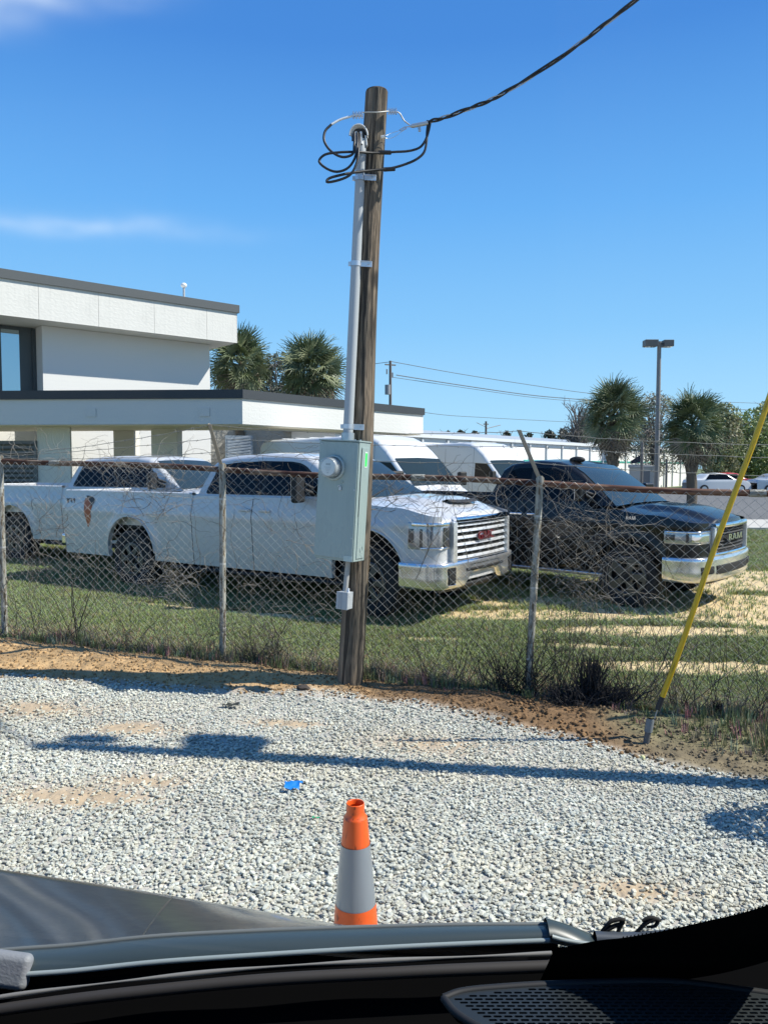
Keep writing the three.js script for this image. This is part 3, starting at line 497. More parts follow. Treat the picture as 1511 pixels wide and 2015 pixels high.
// cables: the loops on the left of the pole and the drop from the right
{
  const line = (pts) => curve(pts.map(([x, y, d]) => P(x, y, d)), 60);
  const cab = (name, label, pts, r = 0.0105, m = M.cable) => { const o = thing(name, label, 'cable', [0, 0, 0], 0); new MB().tube(line(pts), r, 8).build('sheath', m, o); return o; };
  const conn = (o, px, py, d, len, ang, r, m, ribs = 0) => { const c = P(px, py, d), v = V(Math.cos(ang), Math.sin(ang), 0).multiplyScalar(len / 2); const k = new MB().tube([c.clone().sub(v), c.clone().sub(v.clone().multiplyScalar(0.9)), c.clone().add(v.clone().multiplyScalar(0.9)), c.clone().add(v)], (t) => t < 0.1 || t > 0.9 ? r * 0.75 : r, 10).build('splice_sleeve', m, o);
    for (let q = 0; q < ribs; q++) { const p = c.clone().addScaledVector(v, -0.8 + 1.6 * q / (ribs - 1)); new MB().box(p.x, p.y, p.z, 0.010, r * 2.7, r * 2.4, 0, ang).build('clamp_block', m, k); } };
  const n = cab('service_cable', 'highest cable loop, its bare pale end crossing the top of the pole', [[697, 262, 6.57], [697, 285, 6.48], [694, 303, 6.46], [675, 309, 6.45], [652, 298, 6.46], [638, 277, 6.48], [640, 258, 6.5], [652, 245, 6.52]]);
  new MB().tube(line([[652, 245, 6.52], [668, 236, 6.54], [690, 229, 6.56], [706, 225, 6.58]]), 0.0095, 8).build('bare_end', std(0.72, 0.73, 0.72, 0.5, { metalness: 0.3 }), n);
  new MB().tube(line([[704, 223, 6.57], [720, 221, 6.57], [742, 221, 6.58], [770, 219, 6.66], [785, 222, 6.68], [795, 237, 6.7], [806, 246, 6.7]]), 0.0055, 7).build('bare_wire', std(0.40, 0.40, 0.38, 0.5, { metalness: 0.5 }), n);
  conn(n, 704, 226, 6.565, 0.09, 0.03, 0.017, M.alu, 4); conn(n, 772, 219, 6.66, 0.075, 0.02, 0.015, M.alu, 4);
  const b = cab('service_cable', 'middle black cable loop, widest loop left of the conduit', [[703, 262, 6.58], [703, 285, 6.47], [698, 312, 6.44], [684, 331, 6.43], [662, 338, 6.43], [640, 330, 6.44], [628, 317, 6.45], [638, 305, 6.45], [665, 300, 6.46], [700, 299, 6.50], [730, 301, 6.58], [752, 301, 6.62], [775, 299, 6.64], [805, 297, 6.66], [826, 290, 6.67], [837, 276, 6.68], [843, 258, 6.69], [846, 243, 6.69]]);
  conn(b, 757, 300, 6.62, 0.11, -0.02, 0.018, M.cable);
  const c = cab('service_cable', 'lowest black cable loop, running straight across the pole below the others', [[708, 264, 6.58], [706, 290, 6.46], [702, 320, 6.42], [690, 343, 6.40], [668, 354, 6.40], [643, 358, 6.41], [646, 352, 6.42], [672, 344, 6.44], [700, 339, 6.5], [735, 335, 6.58], [765, 332, 6.62], [795, 324, 6.64], [820, 313, 6.66], [834, 300, 6.67], [839, 280, 6.68], [840, 258, 6.69], [842, 243, 6.69]]);
  conn(c, 766, 333, 6.62, 0.10, 0.06, 0.018, M.cable);
  // service drop: two black conductors twisted round a bare one, up to the taller pole
  const d = thing('service_drop', 'thick twisted black service cable rising from the pole to the upper right', 'cable', [0, 0, 0]);
  const mid = curve([P(840, 241, 6.7), P(870, 232, 6.66), P(900, 222, 6.62), P(950, 203, 6.55), P(1000, 178, 6.46), P(1080, 128, 6.32), P(1160, 70, 6.16), P(1250, 0, 6.0), V(2.9, 6.05, -5.45), V(3.85, 6.38, -4.9)], 160);
  for (let k = 0; k < 3; k++) { const pts = mid.map((p, i) => { const a = i * 0.17 + k * 2.094 + 0.6 * Math.sin(i * 0.11); return p.clone().add(V(Math.cos(a) * 0.008, Math.sin(a) * 0.010, Math.sin(a) * 0.006)); }); new MB().tube(pts, k < 2 ? 0.0085 : 0.005, 7).build(k < 2 ? 'conductor' : 'neutral_wire', k < 2 ? M.cable : std(0.42, 0.42, 0.42, 0.45, { metalness: 0.6 }), d); }
  const cl = thing('wedge_clamp', 'grey wedge clamp holding the service drop right of the pole top', 'clamp', [0, 0, 0]);
  const a = P(806, 249, 6.7), e = P(842, 242, 6.69);
  new MB().tube([a, a.clone().lerp(e, 0.15), e.clone().lerp(a, 0.1), e], (t) => t < 0.1 ? 0.006 : 0.018, 8).build('body', M.galv, cl);
  new MB().box(...P(825, 254, 6.7).toArray(), 0.022, 0.04, 0.02, 0, 0.15, 0, 0.004).build('wedge', M.galv, cl);
  new MB().tube([P(800, 252, 6.7), P(790, 258, 6.7), P(786, 256, 6.7), P(796, 250, 6.7), P(806, 249, 6.7)], 0.005, 6).build('bail', M.satin, cl);
  new MB().tube(curve([P(786, 257, 6.7), P(770, 262, 6.68), P(757, 268, 6.64)], 10), 0.002, 5).build('tie_wire', M.satin, cl);
  new MB().tube(curve([P(792, 257, 6.7), P(778, 268, 6.68), P(764, 273, 6.66), P(756, 271, 6.64)], 10), 0.002, 5).build('tie_wire', M.satin, cl);
  const kp = P(755, 270, 6.645); new MB().tube([kp.clone().add(V(-0.02, 0, 0)), kp.clone().add(V(0.015, 0.003, 0.01))], 0.013, 10).build('insulator_knob', std(0.75, 0.74, 0.70, 0.3), cl);
}
{ // small lower box with its stub of conduit
  const c = P(678, 1181, 6.52), o = thing('junction_box', 'small grey weatherproof box low on the wooden pole', 'junction box', [c.x, c.y, c.z], -0.47);
  o.rotation.order = 'ZYX'; o.rotation.z = LEAN;
  new MB().box(0, 0, -0.01, 0.105, 0.145, 0.085, 0, 0, 0, 0.005).build('box', M.pvc, o);
  new MB().box(-0.002, 0, 0.038, 0.112, 0.150, 0.012, 0, 0, 0, 0.004).build('cover', M.pvc, o);
  for (const x of [-0.028, -0.008]) new MB().box(x, 0, 0.0455, 0.006, 0.13, 0.004).build('cover_rib', std(0.33, 0.35, 0.37, 0.6), o);
  new MB().tube([V(0.03, 0.07, 0.0), V(0.03, 0.10, 0.0), V(0.03, 0.108, 0)], (t) => t > 0.9 ? 0.006 : 0.012, 10).build('stub', std(0.70, 0.72, 0.74, 0.5), o);
  new MB().tube([V(-0.015, 0.07, -0.03), V(-0.008, 0.41, -0.045)], 0.022, 12).build('conduit', std(0.34, 0.34, 0.33, 0.6), o);
}
{ // guy wire with yellow guard and its anchor
  const a = P(1270, 1462, 5.74), top = V(3.80, 6.37, -4.98), dir = top.clone().sub(a).normalize();
  const g = thing('guy_wire', 'guy wire with long yellow plastic guard slanting up to the right edge', 'guy wire', [0, 0, 0]);
  const at = (t) => a.clone().addScaledVector(dir, t);
  new MB().tube([at(0.1), at(0.32), top], 0.005, 6).build('wire', M.galv, g);
  const yel = phys(0.62, 0.40, 0.012, 0.4, { map: scuffTex, bumpMap: rep(grainTex, 3, 8), bumpScale: 0.0015 });
  const Bg = at(0.37), pts = []; for (let k = 0; k <= 20; k++) pts.push(at(lerp(0.37, 3.0, k / 20)).add(V(0.006 * Math.sin(k * 0.5), 0, 0)));
  new MB().tube(pts, 0.0195, 14).build('guard', yel, g);
  new MB().tube([at(0.28), at(0.385)], 0.021, 12).build('guard_end', std(0.03, 0.03, 0.032, 0.7), g);
  new MB().tube([at(0.06), at(0.12), at(0.16), at(0.2)], (t) => 0.012 + 0.006 * Math.sin(t * 9), 8).build('strand_vise', M.satin, g);
  const h = thing('guy_anchor', 'short grey capped anchor rod in the dirt under the yellow guard', 'anchor', [0, 0, 0]);
  const r0 = P(1268, 1478, 5.62), r1 = P(1279, 1414, 5.62);
  new MB().tube([r0.clone().add(V(-0.01, -0.05, 0)), r1.clone().lerp(r0, 0.3)], 0.023, 12).build('rod', std(0.13, 0.135, 0.14, 0.6, { metalness: 0.4 }), h);
  new MB().tube([r1.clone().lerp(r0, 0.4), r1.clone().lerp(r0, 0.05), r1], (t) => t > 0.9 ? 0.020 : 0.029, 14).build('cap', std(0.17, 0.19, 0.20, 0.6), h);
}
{ // the taller pole just outside the frame on the right: the drop and the guy hang on it, its shadow crosses the gravel
  const o = thing('utility_pole', 'tall wooden utility pole right of the frame that the service drop and guy run to', 'utility pole', [3.88, -0.35, -4.9]);
  new MB().tube([V(0, 0, 0), V(0, 6.75, 0)], (t) => lerp(0.105, 0.07, t), 16).build('shaft', std(0.16, 0.12, 0.085, 0.95), o);
  const can = (y, x, z, r, h) => { const g = new THREE.CylinderGeometry(r, r * 0.96, h, 24); g.translate(x, y, z); put('transformer', g, std(0.45, 0.47, 0.48, 0.5), o); };
  can(5.55, 0.1, -0.26, 0.13, 0.42); can(6.45, 0, -0.16, 0.08, 0.28);
  new MB().box(0.05, 5.5, -0.13, 0.1, 0.5, 0.2).build('mount', M.galv, o);
  
}
{ // leafy bush just right of the frame that darkens the gravel's right edge
  const o = thing('bush', 'low leafy bush just right of the frame beside the gravel', 'bush', [3.0, -0.2, -4.3]), b = new MB(), r = rng(301);
  for (let k = 0; k < 900; k++) { const a = r() * 6.28, y = r(), R = 0.42 * Math.sin(Math.PI * (0.15 + 0.8 * y)) * Math.sqrt(r()), c = V(Math.cos(a) * R, 0.08 + y * 1.05, Math.sin(a) * R * 0.9), u = V(r() - 0.5, r() - 0.5, r() - 0.5).normalize().multiplyScalar(0.05), w = V(r() - 0.5, r() - 0.5, r() - 0.5).normalize().multiplyScalar(0.02); b.quad(c.clone().sub(u), c.clone().add(w), c.clone().add(u), c.clone().sub(w)); }
  b.build('foliage', std(0.06, 0.09, 0.03, 0.8), o);
  const s = new MB(); for (let k = 0; k < 12; k++) wander(s, r, V((r() - 0.5) * 0.1, 0, (r() - 0.5) * 0.1), V((r() - 0.5) * 0.6, 1, (r() - 0.5) * 0.6).normalize(), 10, 0.1, 0.3, 0.012); s.build('stem', twigM[1], o);
}
// ---------------------------------------------------------------- traffic cone and litter
{
  const base = P(700, 1880, 2.98), gy = height(base.x, base.z) + 0.012, o = thing('traffic_cone', 'orange traffic cone with wide silver reflective band standing on the gravel', 'traffic cone', [base.x, gy, base.z]);
  const top = P(703, 1579, 2.98).y - gy, bot = P(700, 1816, 2.98).y - gy;
  const wAt = (y) => { const t = (top - y) / (top - bot); return lerp(0.043, 0.0865, t); };
  const yAt = (py) => P(703, py, 2.98).y - gy;
  const or_ = phys(0.86, 0.115, 0.012, 0.42, { clearcoat: 0.25, clearcoatRoughness: 0.3, map: scuffTex });
  const lathe = (pts, n = 40) => new THREE.LatheGeometry(pts.map(([r, y]) => new THREE.Vector2(r, y)), n);
  const y1 = yAt(1607), yb = yAt(1659), yc = yAt(1776);
  put('cone_top', lathe([[0.030, top - 0.02], [0.0315, top - 0.004], [0.034, top], [0.0355, top - 0.004], [0.0355, top - 0.034], [0.038, y1 + 0.010], [0.0455, y1 + 0.002], [0.0475, y1 - 0.006], [wAt(yb) - 0.001, yb]]), or_, o);
  const honey = tex(128, 128, (u, v) => { const a = Math.abs(Math.sin((u + v) * 50.3)) , b = Math.abs(Math.sin((u - v) * 50.3)); return 0.5 + 0.5 * Math.min(a, b); });
  put('reflective_band', lathe([[wAt(yb) + 0.0012, yb + 0.001], [wAt(yc) + 0.0012, yc]]), phys(0.25, 0.275, 0.30, 0.5, { metalness: 0.35, clearcoat: 1, clearcoatRoughness: 0.06, bumpMap: rep(honey, 3, 4), bumpScale: 0.0012 }), o);
  put('cone_body', lathe([[wAt(yc) + 0.0022, yc + 0.002], [wAt(bot), bot], [wAt(0.03), 0.05], [wAt(0.03) + 0.012, 0.03]]), or_, o);
  new MB().box(0, 0.016, 0, 0.27, 0.032, 0.27, 0, 0, 0, 0.012).build('base', or_, o);
}
const litter = (name, label, cat, px, py, h, f, mat) => { const p = G(px, py, h), o = thing(name, label, cat, [p.x, height(p.x, p.z) + 0.012, p.z]); f(o); return o; };
litter('plastic_scrap', 'small bright blue plastic scrap lying on the gravel', 'scrap', 575, 1545, -0.06, (o) => { const b = new MB(); b.grid(8, 5, (i, j) => V((i / 7 - 0.5) * 0.09, 0.01 + 0.022 * vnoise(i * 0.7, j * 0.7, 3) + j * 0.006, (0.5 - j / 4) * 0.045)); b.grid(5, 4, (i, j) => V(0.01 + i / 4 * 0.05, 0.03 + 0.012 * vnoise(i, j, 8), -0.02 - j / 3 * 0.035)); b.build('sheet', std(0.01, 0.20, 0.62, 0.5), o); });
litter('plastic_scrap', 'tiny green shred lying on the gravel left of the cone', 'scrap', 622, 1600, -0.06, (o) => { const b = new MB(); b.grid(6, 3, (i, j) => V((i / 5 - 0.5) * 0.045, 0.008 + 0.012 * vnoise(i, j, 5), (j - 1) * 0.007)); b.build('shred', std(0.03, 0.35, 0.16, 0.6), o); });
litter('dark_scrap', 'small black rubber scrap on the far gravel left of the meter pole', 'scrap', 455, 1392, -0.07, (o) => { const b = new MB(); b.grid(7, 4, (i, j) => V((i / 6 - 0.5) * 0.13, 0.006 + 0.03 * vnoise(i * 0.9, j, 2), (j - 1.5) * 0.02)); b.build('strip', std(0.03, 0.034, 0.028, 0.8), o); });
litter('soil_lump', 'dark lump of soil at the gravel edge left of the meter pole', 'soil lump', 598, 1362, -0.08, (o) => { const g = stoneGeo(31, 0.6); g.scale(0.07, 0.05, 0.06); put('lump', g, std(0.05, 0.04, 0.034, 0.95), o); });
litter('yellow_stone', 'pale yellow stone at the gravel edge below the guy anchor', 'stone', 1264, 1484, -0.15, (o) => { const g = stoneGeo(35, 0.9); g.scale(0.02, 0.03, 0.02); put('stone', g, std(0.6, 0.58, 0.3, 0.9), o); });
// ---------------------------------------------------------------- vehicles: x forward from the front axle, y up, z to the side that faces the lot
// plan outline of one body half, from the middle of the nose round the corner and back along the side
function outlineOf(k) {
  const pts = [], hw = k.hw;
  for (let i = 0; i <= 30; i++) { const z = hw * k.noseW * i / 30; pts.push([k.nose - k.bow * Math.pow(i / 30, 2.2), z]); }
  const a = pts[pts.length - 1]; 
  for (let i = 1; i <= 14; i++) { const t = i / 14 * Math.PI / 2; pts.push([a[0] - k.corner * (1 - Math.cos(t)) * 1.0, a[1] + (hw - a[1]) * Math.sin(t)]); }
  const e = pts[pts.length - 1]; for (let i = 1; i <= 10; i++) pts.push([lerp(e[0], -0.6, i / 10), hw]);
  const len = [0]; for (let i = 1; i < pts.length; i++) len.push(len[i - 1] + Math.hypot(pts[i][0] - pts[i - 1][0], pts[i][1] - pts[i - 1][1]));
  const at = (s) => { const g = Math.abs(s); let i = 0; while (i < pts.length - 2 && len[i + 1] < g) i++; const t = (g - len[i]) / (len[i + 1] - len[i]), A = pts[i], B = pts[i + 1], dx = B[0] - A[0], dz = B[1] - A[1], l = Math.hypot(dx, dz); const sg = s < 0 ? -1 : 1; return { x: lerp(A[0], B[0], t), z: lerp(A[1], B[1], t) * sg, nx: dz / l, nz: -dx / l * sg }; };
  const sAtZ = (z) => { let i = 0; while (i < pts.length - 2 && pts[i + 1][1] < z) i++; return lerp(len[i], len[i + 1], clamp((z - pts[i][1]) / (pts[i + 1][1] - pts[i][1] || 1), 0, 1)); };
  const sAtX = (x) => { let i = 31; while (i < pts.length - 2 && pts[i + 1][0] > x) i++; return lerp(len[i], len[i + 1], clamp((pts[i][0] - x) / (pts[i][0] - pts[i + 1][0] || 1), 0, 1)); };
  // half width of the body at x near the nose
  const halfW = (x) => { if (x <= e[0]) return hw; let i = pts.length - 1; while (i > 1 && pts[i - 1][0] < x) i--; const A = pts[i], B = pts[i - 1]; return lerp(A[1], B[1], clamp((x - A[0]) / (B[0] - A[0] || 1), 0, 1)); };
  return { at, sAtZ, sAtX, halfW, total: len[len.length - 1], cornerS: len[30] };
}
// a strip that follows the outline from s0 to s1, with a profile of [out, y] points
function strip(b, ol, s0, s1, prof, n = 24, close = true) {
  const f = (i, j) => { const q = ol.at(lerp(s0, s1, i / (n - 1))), p = typeof prof === 'function' ? prof(lerp(s0, s1, i / (n - 1))) : prof; return V(q.x + q.nx * p[j][0], p[j][1], q.z + q.nz * p[j][0]); };
  const m = (typeof prof === 'function' ? prof(s0) : prof).length;
  b.grid(n, m, f, false);
  if (close) for (const i of [0, n - 1]) for (let j = 1; j < m - 1; j++) i ? b.tri(f(i, 0), f(i, j), f(i, j + 1)) : b.tri(f(i, 0), f(i, j + 1), f(i, j));
  return b;
}
const band = (o0, o1, y0, y1, r = 0.012) => [[o0, y0], [o1 - r, y0], [o1, y0 + r], [o1, (y0 + y1) / 2], [o1, y1 - r], [o1 - r, y1], [o0, y1]];
function wheelGroup(parent, x, y, z, R, w, rimR, rimMat, spokes, side) {
  const g = new THREE.Group(); g.name = 'wheel'; g.position.set(x, y, z); parent.add(g); if (side < 0) g.rotation.y = Math.PI;
  const t = new THREE.LatheGeometry([[rimR, -w * 0.42], [rimR + 0.03, -w * 0.5], [R - 0.06, -w * 0.5], [R - 0.02, -w * 0.46], [R, -w * 0.38], [R, w * 0.38], [R - 0.02, w * 0.46], [R - 0.06, w * 0.5], [rimR + 0.03, w * 0.5], [rimR, w * 0.42]].map(([a, b]) => new THREE.Vector2(a, b)), 48);
  t.rotateX(Math.PI / 2); put('tyre', t, M.rubber, g);
  const tr = new MB(); for (let k = 0; k < 40; k++) { const a = k / 40 * Math.PI * 2; for (const s of [-1, 1]) tr.box(Math.cos(a + s * 0.03) * (R - 0.004), Math.sin(a + s * 0.03) * (R - 0.004), s * w * 0.3, 0.022, 0.04, w * 0.3, 0, a); } tr.build('tread', M.rubber, g);
  const sh = new THREE.Shape(); sh.absarc(0, 0, rimR, 0, Math.PI * 2); const n = spokes;
  for (let k = 0; k < n; k++) { const a = (k + 0.5) / n * Math.PI * 2, da = Math.PI / n * 0.62, h = new THREE.Path(); h.absarc(0, 0, rimR * 0.86, a - da, a + da, false); h.absarc(0, 0, rimR * 0.36, a + da * 0.6, a - da * 0.6, true); h.closePath(); sh.holes.push(h); }
  const d = new THREE.ExtrudeGeometry(sh, { depth: 0.03, bevelEnabled: true, bevelSize: 0.008, bevelThickness: 0.01, bevelSegments: 2, curveSegments: 24 }); d.translate(0, 0, w * 0.36); const rim = put('rim', d, rimMat, g);
  const hub = new THREE.CylinderGeometry(0.065, 0.075, 0.05, 20); hub.rotateX(Math.PI / 2); hub.translate(0, 0, w * 0.36 + 0.045); put('hub_cap', hub, M.plastic, g);
  const br = new THREE.CylinderGeometry(rimR * 0.95, rimR * 0.95, 0.02, 24); br.rotateX(Math.PI / 2); br.translate(0, 0, w * 0.2); put('brake_disc', br, M.under, g);
  return g;
}
function pickup(name, label, group, pos, turn, k) {
  const o = thing(name, label, 'pickup truck', pos, turn, group), ol = outlineOf(k), paint = k.paint, WB = k.wb;
  const archR = k.archR ?? k.tyre + 0.115, ay = k.tyre, by = k.archY ?? k.tyre;
  const wheelsX = [0, -WB];
  const bottom = (x) => { let y = k.sill - (x > 0.25 ? (k.sill - k.sill) : 0); for (const w of wheelsX) { const d = Math.abs(x - w); if (d < archR) y = Math.max(y, by + Math.sqrt(archR * archR - d * d)); } return y; };
  const topY = k.topY;
  const tuck = (x, y) => { const t = clamp((y - k.sill) / (k.belt - k.sill), 0, 1); let f = 0; for (const w of wheelsX) { const d = Math.hypot(x - w, y - by); f = Math.max(f, smooth(archR + 0.16, archR + 0.01, d)); } return -0.055 * Math.pow(1 - t, 2.2) - 0.05 * smooth(0.72, 1.0, t) * (0.3 + 0.7 * t) + 0.012 * Math.exp(-(((t - 0.7) / 0.05) ** 2)) + 0.03 * f; };
  const sideZ = (x, y) => ol.halfW(x) + tuck(x, y);
  // side panels
  const panel = (nm, x0, x1, mat = paint, parent = o) => {
    const xs = new Set([x0, x1]); for (let x = x0; x < x1; x += 0.045) xs.add(x);
    for (const w of wheelsX) for (let a = 0; a <= 24; a++) for (const s of [-1, 1]) { const x = w + s * archR * Math.sin(a / 24 * Math.PI / 2); if (x > x0 && x < x1) xs.add(x); if (a === 24) { const x2 = w + s * (archR + 1e-3); if (x2 > x0 && x2 < x1) xs.add(x2); } }
    if (x1 > 0.5) for (let q = 0; q < 16; q++) { const x = lerp(0.5, x1, q / 16); if (x > x0) xs.add(x); }
    const X = [...xs].sort((p, q) => p - q), N = 18;
    for (const s of [1, -1]) {
      const b = new MB(); b.grid(X.length, N + 1, (i, j) => { const y0 = bottom(X[i]), y1 = topY(X[i]), y = lerp(y0, y1, j / N); return V(X[i], y, s * sideZ(X[i], y)); }, s > 0);
      b.grid(X.length, 2, (i, j) => { const y = bottom(X[i]); return V(X[i], y, s * (sideZ(X[i], y) - j * 0.07)); }, s < 0);
      b.build(nm, mat, parent);
    }
  };
  const gp = 0.006;
  for (const [nm, x0, x1] of k.panels) panel(nm, x0 + gp, x1 - gp);
  // wheel-arch lips, wells, dark underbody
  for (const w of wheelsX) for (const s of [1, -1]) { const b = new MB(), pts = []; for (let i = 0; i <= 28; i++) { const a = Math.PI * i / 28 * 0.99 + 0.015; const x = w + Math.cos(a) * archR, y = by + Math.sin(a) * archR; pts.push(V(x, y, s * (sideZ(x, y) + 0.004))); } b.tube(pts, 0.013, 6); b.build('wheel_arch_trim', k.archMat ?? paint, o); }
  const un = new MB(); un.box(-WB / 2 - 0.1, 0.66, 0, WB + 1.2, 0.30, k.hw * 1.3).box(-WB / 2, 0.9, 0, WB + 1.5, 0.34, k.hw * 1.46);
  un.box(-WB / 2 - 0.05, 0.78, 0, WB - 2 * archR - 0.1, 0.66, k.hw * 1.84); un.box(-WB, 0.42, 0, 0.24, 0.24, k.hw * 1.3).box(0, 0.42, 0, 0.18, 0.18, k.hw * 1.3).box(-WB / 2, 0.42, 0.2, WB - 0.7, 0.14, 0.5);
  for (const w of wheelsX) un.box(w, 1.0, 0, archR * 2, 0.3, k.hw * 1.42);
  un.build('chassis', M.under, o);
  // cab upper, one skin from the windscreen base to the rear window base
  const rp = k.roof;
  const roofY = (x) => { let i = 0; while (i < rp.length - 2 && rp[i + 1][0] < x) i++; const t = clamp((x - rp[i][0]) / (rp[i + 1][0] - rp[i][0]), 0, 1); return lerp(rp[i][1], rp[i + 1][1], t); };
  const cabZ = (y) => k.cabW - (y - k.belt) * k.lean;
  const cabW2 = (x) => x > k.wsTop[0] ? 1 - 0.10 * smooth(k.wsTop[0], k.wsBase[0] + 0.1, x) ** 2 * 0.6 : 1;
  {
    const st = new Set(rp.map((p) => p[0])); for (let i = 0; i <= 50; i++) st.add(lerp(rp[0][0], rp[rp.length - 1][0], i / 50));
    const X = [...st].sort((p, q) => p - q), sec = 26, b = new MB();
    b.grid(X.length, sec * 2 + 1, (i, j) => {
      const x = X[i], Y = Math.max(roofY(x), k.belt - 0.02), s = j < sec ? 1 : -1, u = (j <= sec ? j : 2 * sec - j) / sec, rc = Math.min(0.11, (Y - k.belt + 0.02) * 0.5), yb = k.belt - 0.03;
      let y, z;
      if (u < 0.4) { y = lerp(yb, Y - rc, u / 0.4); z = cabZ(y); }
      else if (u < 0.7) { const a = (u - 0.4) / 0.3 * Math.PI / 2, zb = cabZ(Y - rc); z = zb - rc * 1.15 * (1 - Math.cos(a)); y = Y - rc + rc * Math.sin(a); }
      else { const t = (u - 0.7) / 0.3, zb = cabZ(Y - rc) - rc * 1.15; z = lerp(zb, 0, t); y = Y + 0.022 * (1 - (1 - t) * (1 - t)); }
      return V(x, y, s * z * cabW2(x));
    }, false);
    b.build('cab', paint, o);
  }
  // side windows: dark glass let into the cab skin, on the leaning side plane
  const sideGlass = (nm, poly, mat, off = 0.004, thick = 0.006) => {
    for (const s of [1, -1]) {
      const b = new MB(), sh = new THREE.Shape(); const n = poly.length;
      poly.forEach((p, i) => { const a = poly[(i + n - 1) % n], c = poly[(i + 1) % n], r = p[2] ?? 0.03, A = new THREE.Vector2(a[0] - p[0], a[1] - p[1]).normalize().multiplyScalar(r), B = new THREE.Vector2(c[0] - p[0], c[1] - p[1]).normalize().multiplyScalar(r); if (i === 0) sh.moveTo(p[0] + A.x, p[1] + A.y); else sh.lineTo(p[0] + A.x, p[1] + A.y); sh.quadraticCurveTo(p[0], p[1], p[0] + B.x, p[1] + B.y); });
      const g = new THREE.ExtrudeGeometry(sh, { depth: thick, bevelEnabled: false, curveSegments: 4 }); const P_ = g.attributes.position;
      for (let q = 0; q < P_.count; q++) { const y = P_.getY(q); P_.setZ(q, s * (cabZ(y) + off - thick + P_.getZ(q))); } g.computeVertexNormals();
      b.add(g).build(nm, mat, o);
    }
  };
  if (k.pillarBlack) sideGlass('window_surround', k.pillarBlack, M.plastic, 0.003, 0.004);
  for (const w of k.windows) sideGlass('side_window', w, M.glass, 0.0065);
  // windscreen and rear window follow the cab skin, a little proud
  const screen = (nm, x0, x1, inset, mat) => {
    const b = new MB(), n = 14, m = 18;
    b.grid(n, m, (i, j) => { const x = lerp(x0, x1, i / (n - 1)), Y = roofY(x), rc = Math.min(0.11, (Y - k.belt + 0.02) * 0.5), zb = (cabZ(Y - rc) - rc * 1.15) * cabW2(x) - inset, t = j / (m - 1) * 2 - 1, dx = roofY(x + 0.02) - roofY(x - 0.02), sl = Math.hypot(0.04, dx), y = Y + 0.022 * (1 - t * t); return V(x - dx / sl * 0.008, y + 0.04 / sl * 0.008, t * zb); }, true);
    return b.build(nm, mat, o);
  };
  screen('windscreen', k.wsBase[0] - 0.03, k.wsTop[0] + 0.03, -0.02, k.screenMat ?? M.screen);
  screen('rear_window', rp[0][0] + 0.05, k.rearTop[0] - 0.02, 0.10, M.glass);
  // bonnet
  {
    const b = new MB(), n = 40, m = 33, x0 = k.wsBase[0] + 0.0;
    const zE = (x) => Math.max(sideZ(x, topY(x)), 0.02);
    b.grid(n + 4, m, (i, j) => {
      const t = Math.min(i / (n - 1), 1), z0 = (j / (m - 1)) * 2 - 1, front = ol.at(z0 * ol.cornerS * 1.12), xe = front.x - 0.02, x = lerp(x0, xe, t), w = lerp(k.cabW * 0.98, Math.abs(z0) > 0 ? Math.abs(front.z) / Math.abs(z0) : front.z, smooth(0, 1, t)), ws = Math.abs(z0) > 0 ? lerp(zE(x0), Math.abs(front.z) / Math.abs(z0), Math.pow(t, 3)) : 0;
      const zz = z0 * ws, e = Math.abs(z0), base = topY(Math.min(x, xe)), crown = k.crown * (1 - Math.pow(e, 2.5)), bulge = k.bulge * smooth(0.62, 0.5, e) * smooth(0.0, 0.25, t) * 1.0;
      let y = base + crown + bulge * (1 - 0.35 * smooth(0.8, 1, t)) - 0.05 * Math.pow(t, 6), xx = x;
      if (i >= n) { const q = (i - n + 1) / 4; xx += 0.025 * Math.sin(q * Math.PI / 2); y -= q * (y - k.grilleTop) * 1.0; }
      return V(xx, y, zz);
    }, true);
    b.build('bonnet', paint, o);
    if (k.scoop) { const s = new MB(); const [sx, sw] = k.scoop; s.grid(2, 12, (i, j) => { const z = (j / 11 * 2 - 1) * sw, x = sx - 0.06 * (z / sw) ** 2, base = topY(x) + k.crown * (1 - Math.pow(Math.abs(z) / k.hw, 2.5)) + k.bulge; return V(x + i * 0.06, base + 0.008 + (i ? -0.005 : 0.030), z); }, true); s.grid(2, 12, (i, j) => { const z = (j / 11 * 2 - 1) * sw, x = sx - 0.06 * (z / sw) ** 2, base = topY(x) + k.crown * (1 - Math.pow(Math.abs(z) / k.hw, 2.5)) + k.bulge; return V(x - i * 0.16, base + 0.038 - i * 0.04, z); }); s.build('bonnet_scoop', k.scoopMat ?? M.plastic, o); }
  }
  // nose backing skin
  const nb = new MB(); strip(nb, ol, -ol.sAtX(0.52), ol.sAtX(0.52), [[-0.012, k.bumperTop - 0.25], [-0.004, k.bumperTop + 0.05], [-0.004, (k.bumperTop + k.grilleTop) / 2], [-0.008, k.grilleTop + 0.01], [-0.03, k.grilleTop + 0.03]], 50, false); nb.build('nose_panel', paint, o);
  // bumper: chrome bar wrapping the corners
  const bs = ol.sAtX(k.bumperBack), by0 = k.bumperBottom, by1 = k.bumperTop;
  const bp = (s) => { const e = Math.abs(s), c = smooth(0.35, 0.75, e), y0 = by0 + (k.bumperDip ?? 0) * (1 - smooth(0.3, 0.55, e)), top = by1 - (k.bumperNotch ?? 0) * 0; return [[-0.02, y0], [0.03, y0], [0.055, y0 + 0.04], [0.06, lerp(y0, top, 0.45)], [0.052, lerp(y0, top, 0.72)], [0.065, top - 0.05], [0.055, top - 0.012], [0.035, top], [-0.02, top]]; };
  const bumper = strip(new MB(), ol, -bs, bs, bp, 60).build('bumper', M.bumperChrome, o);
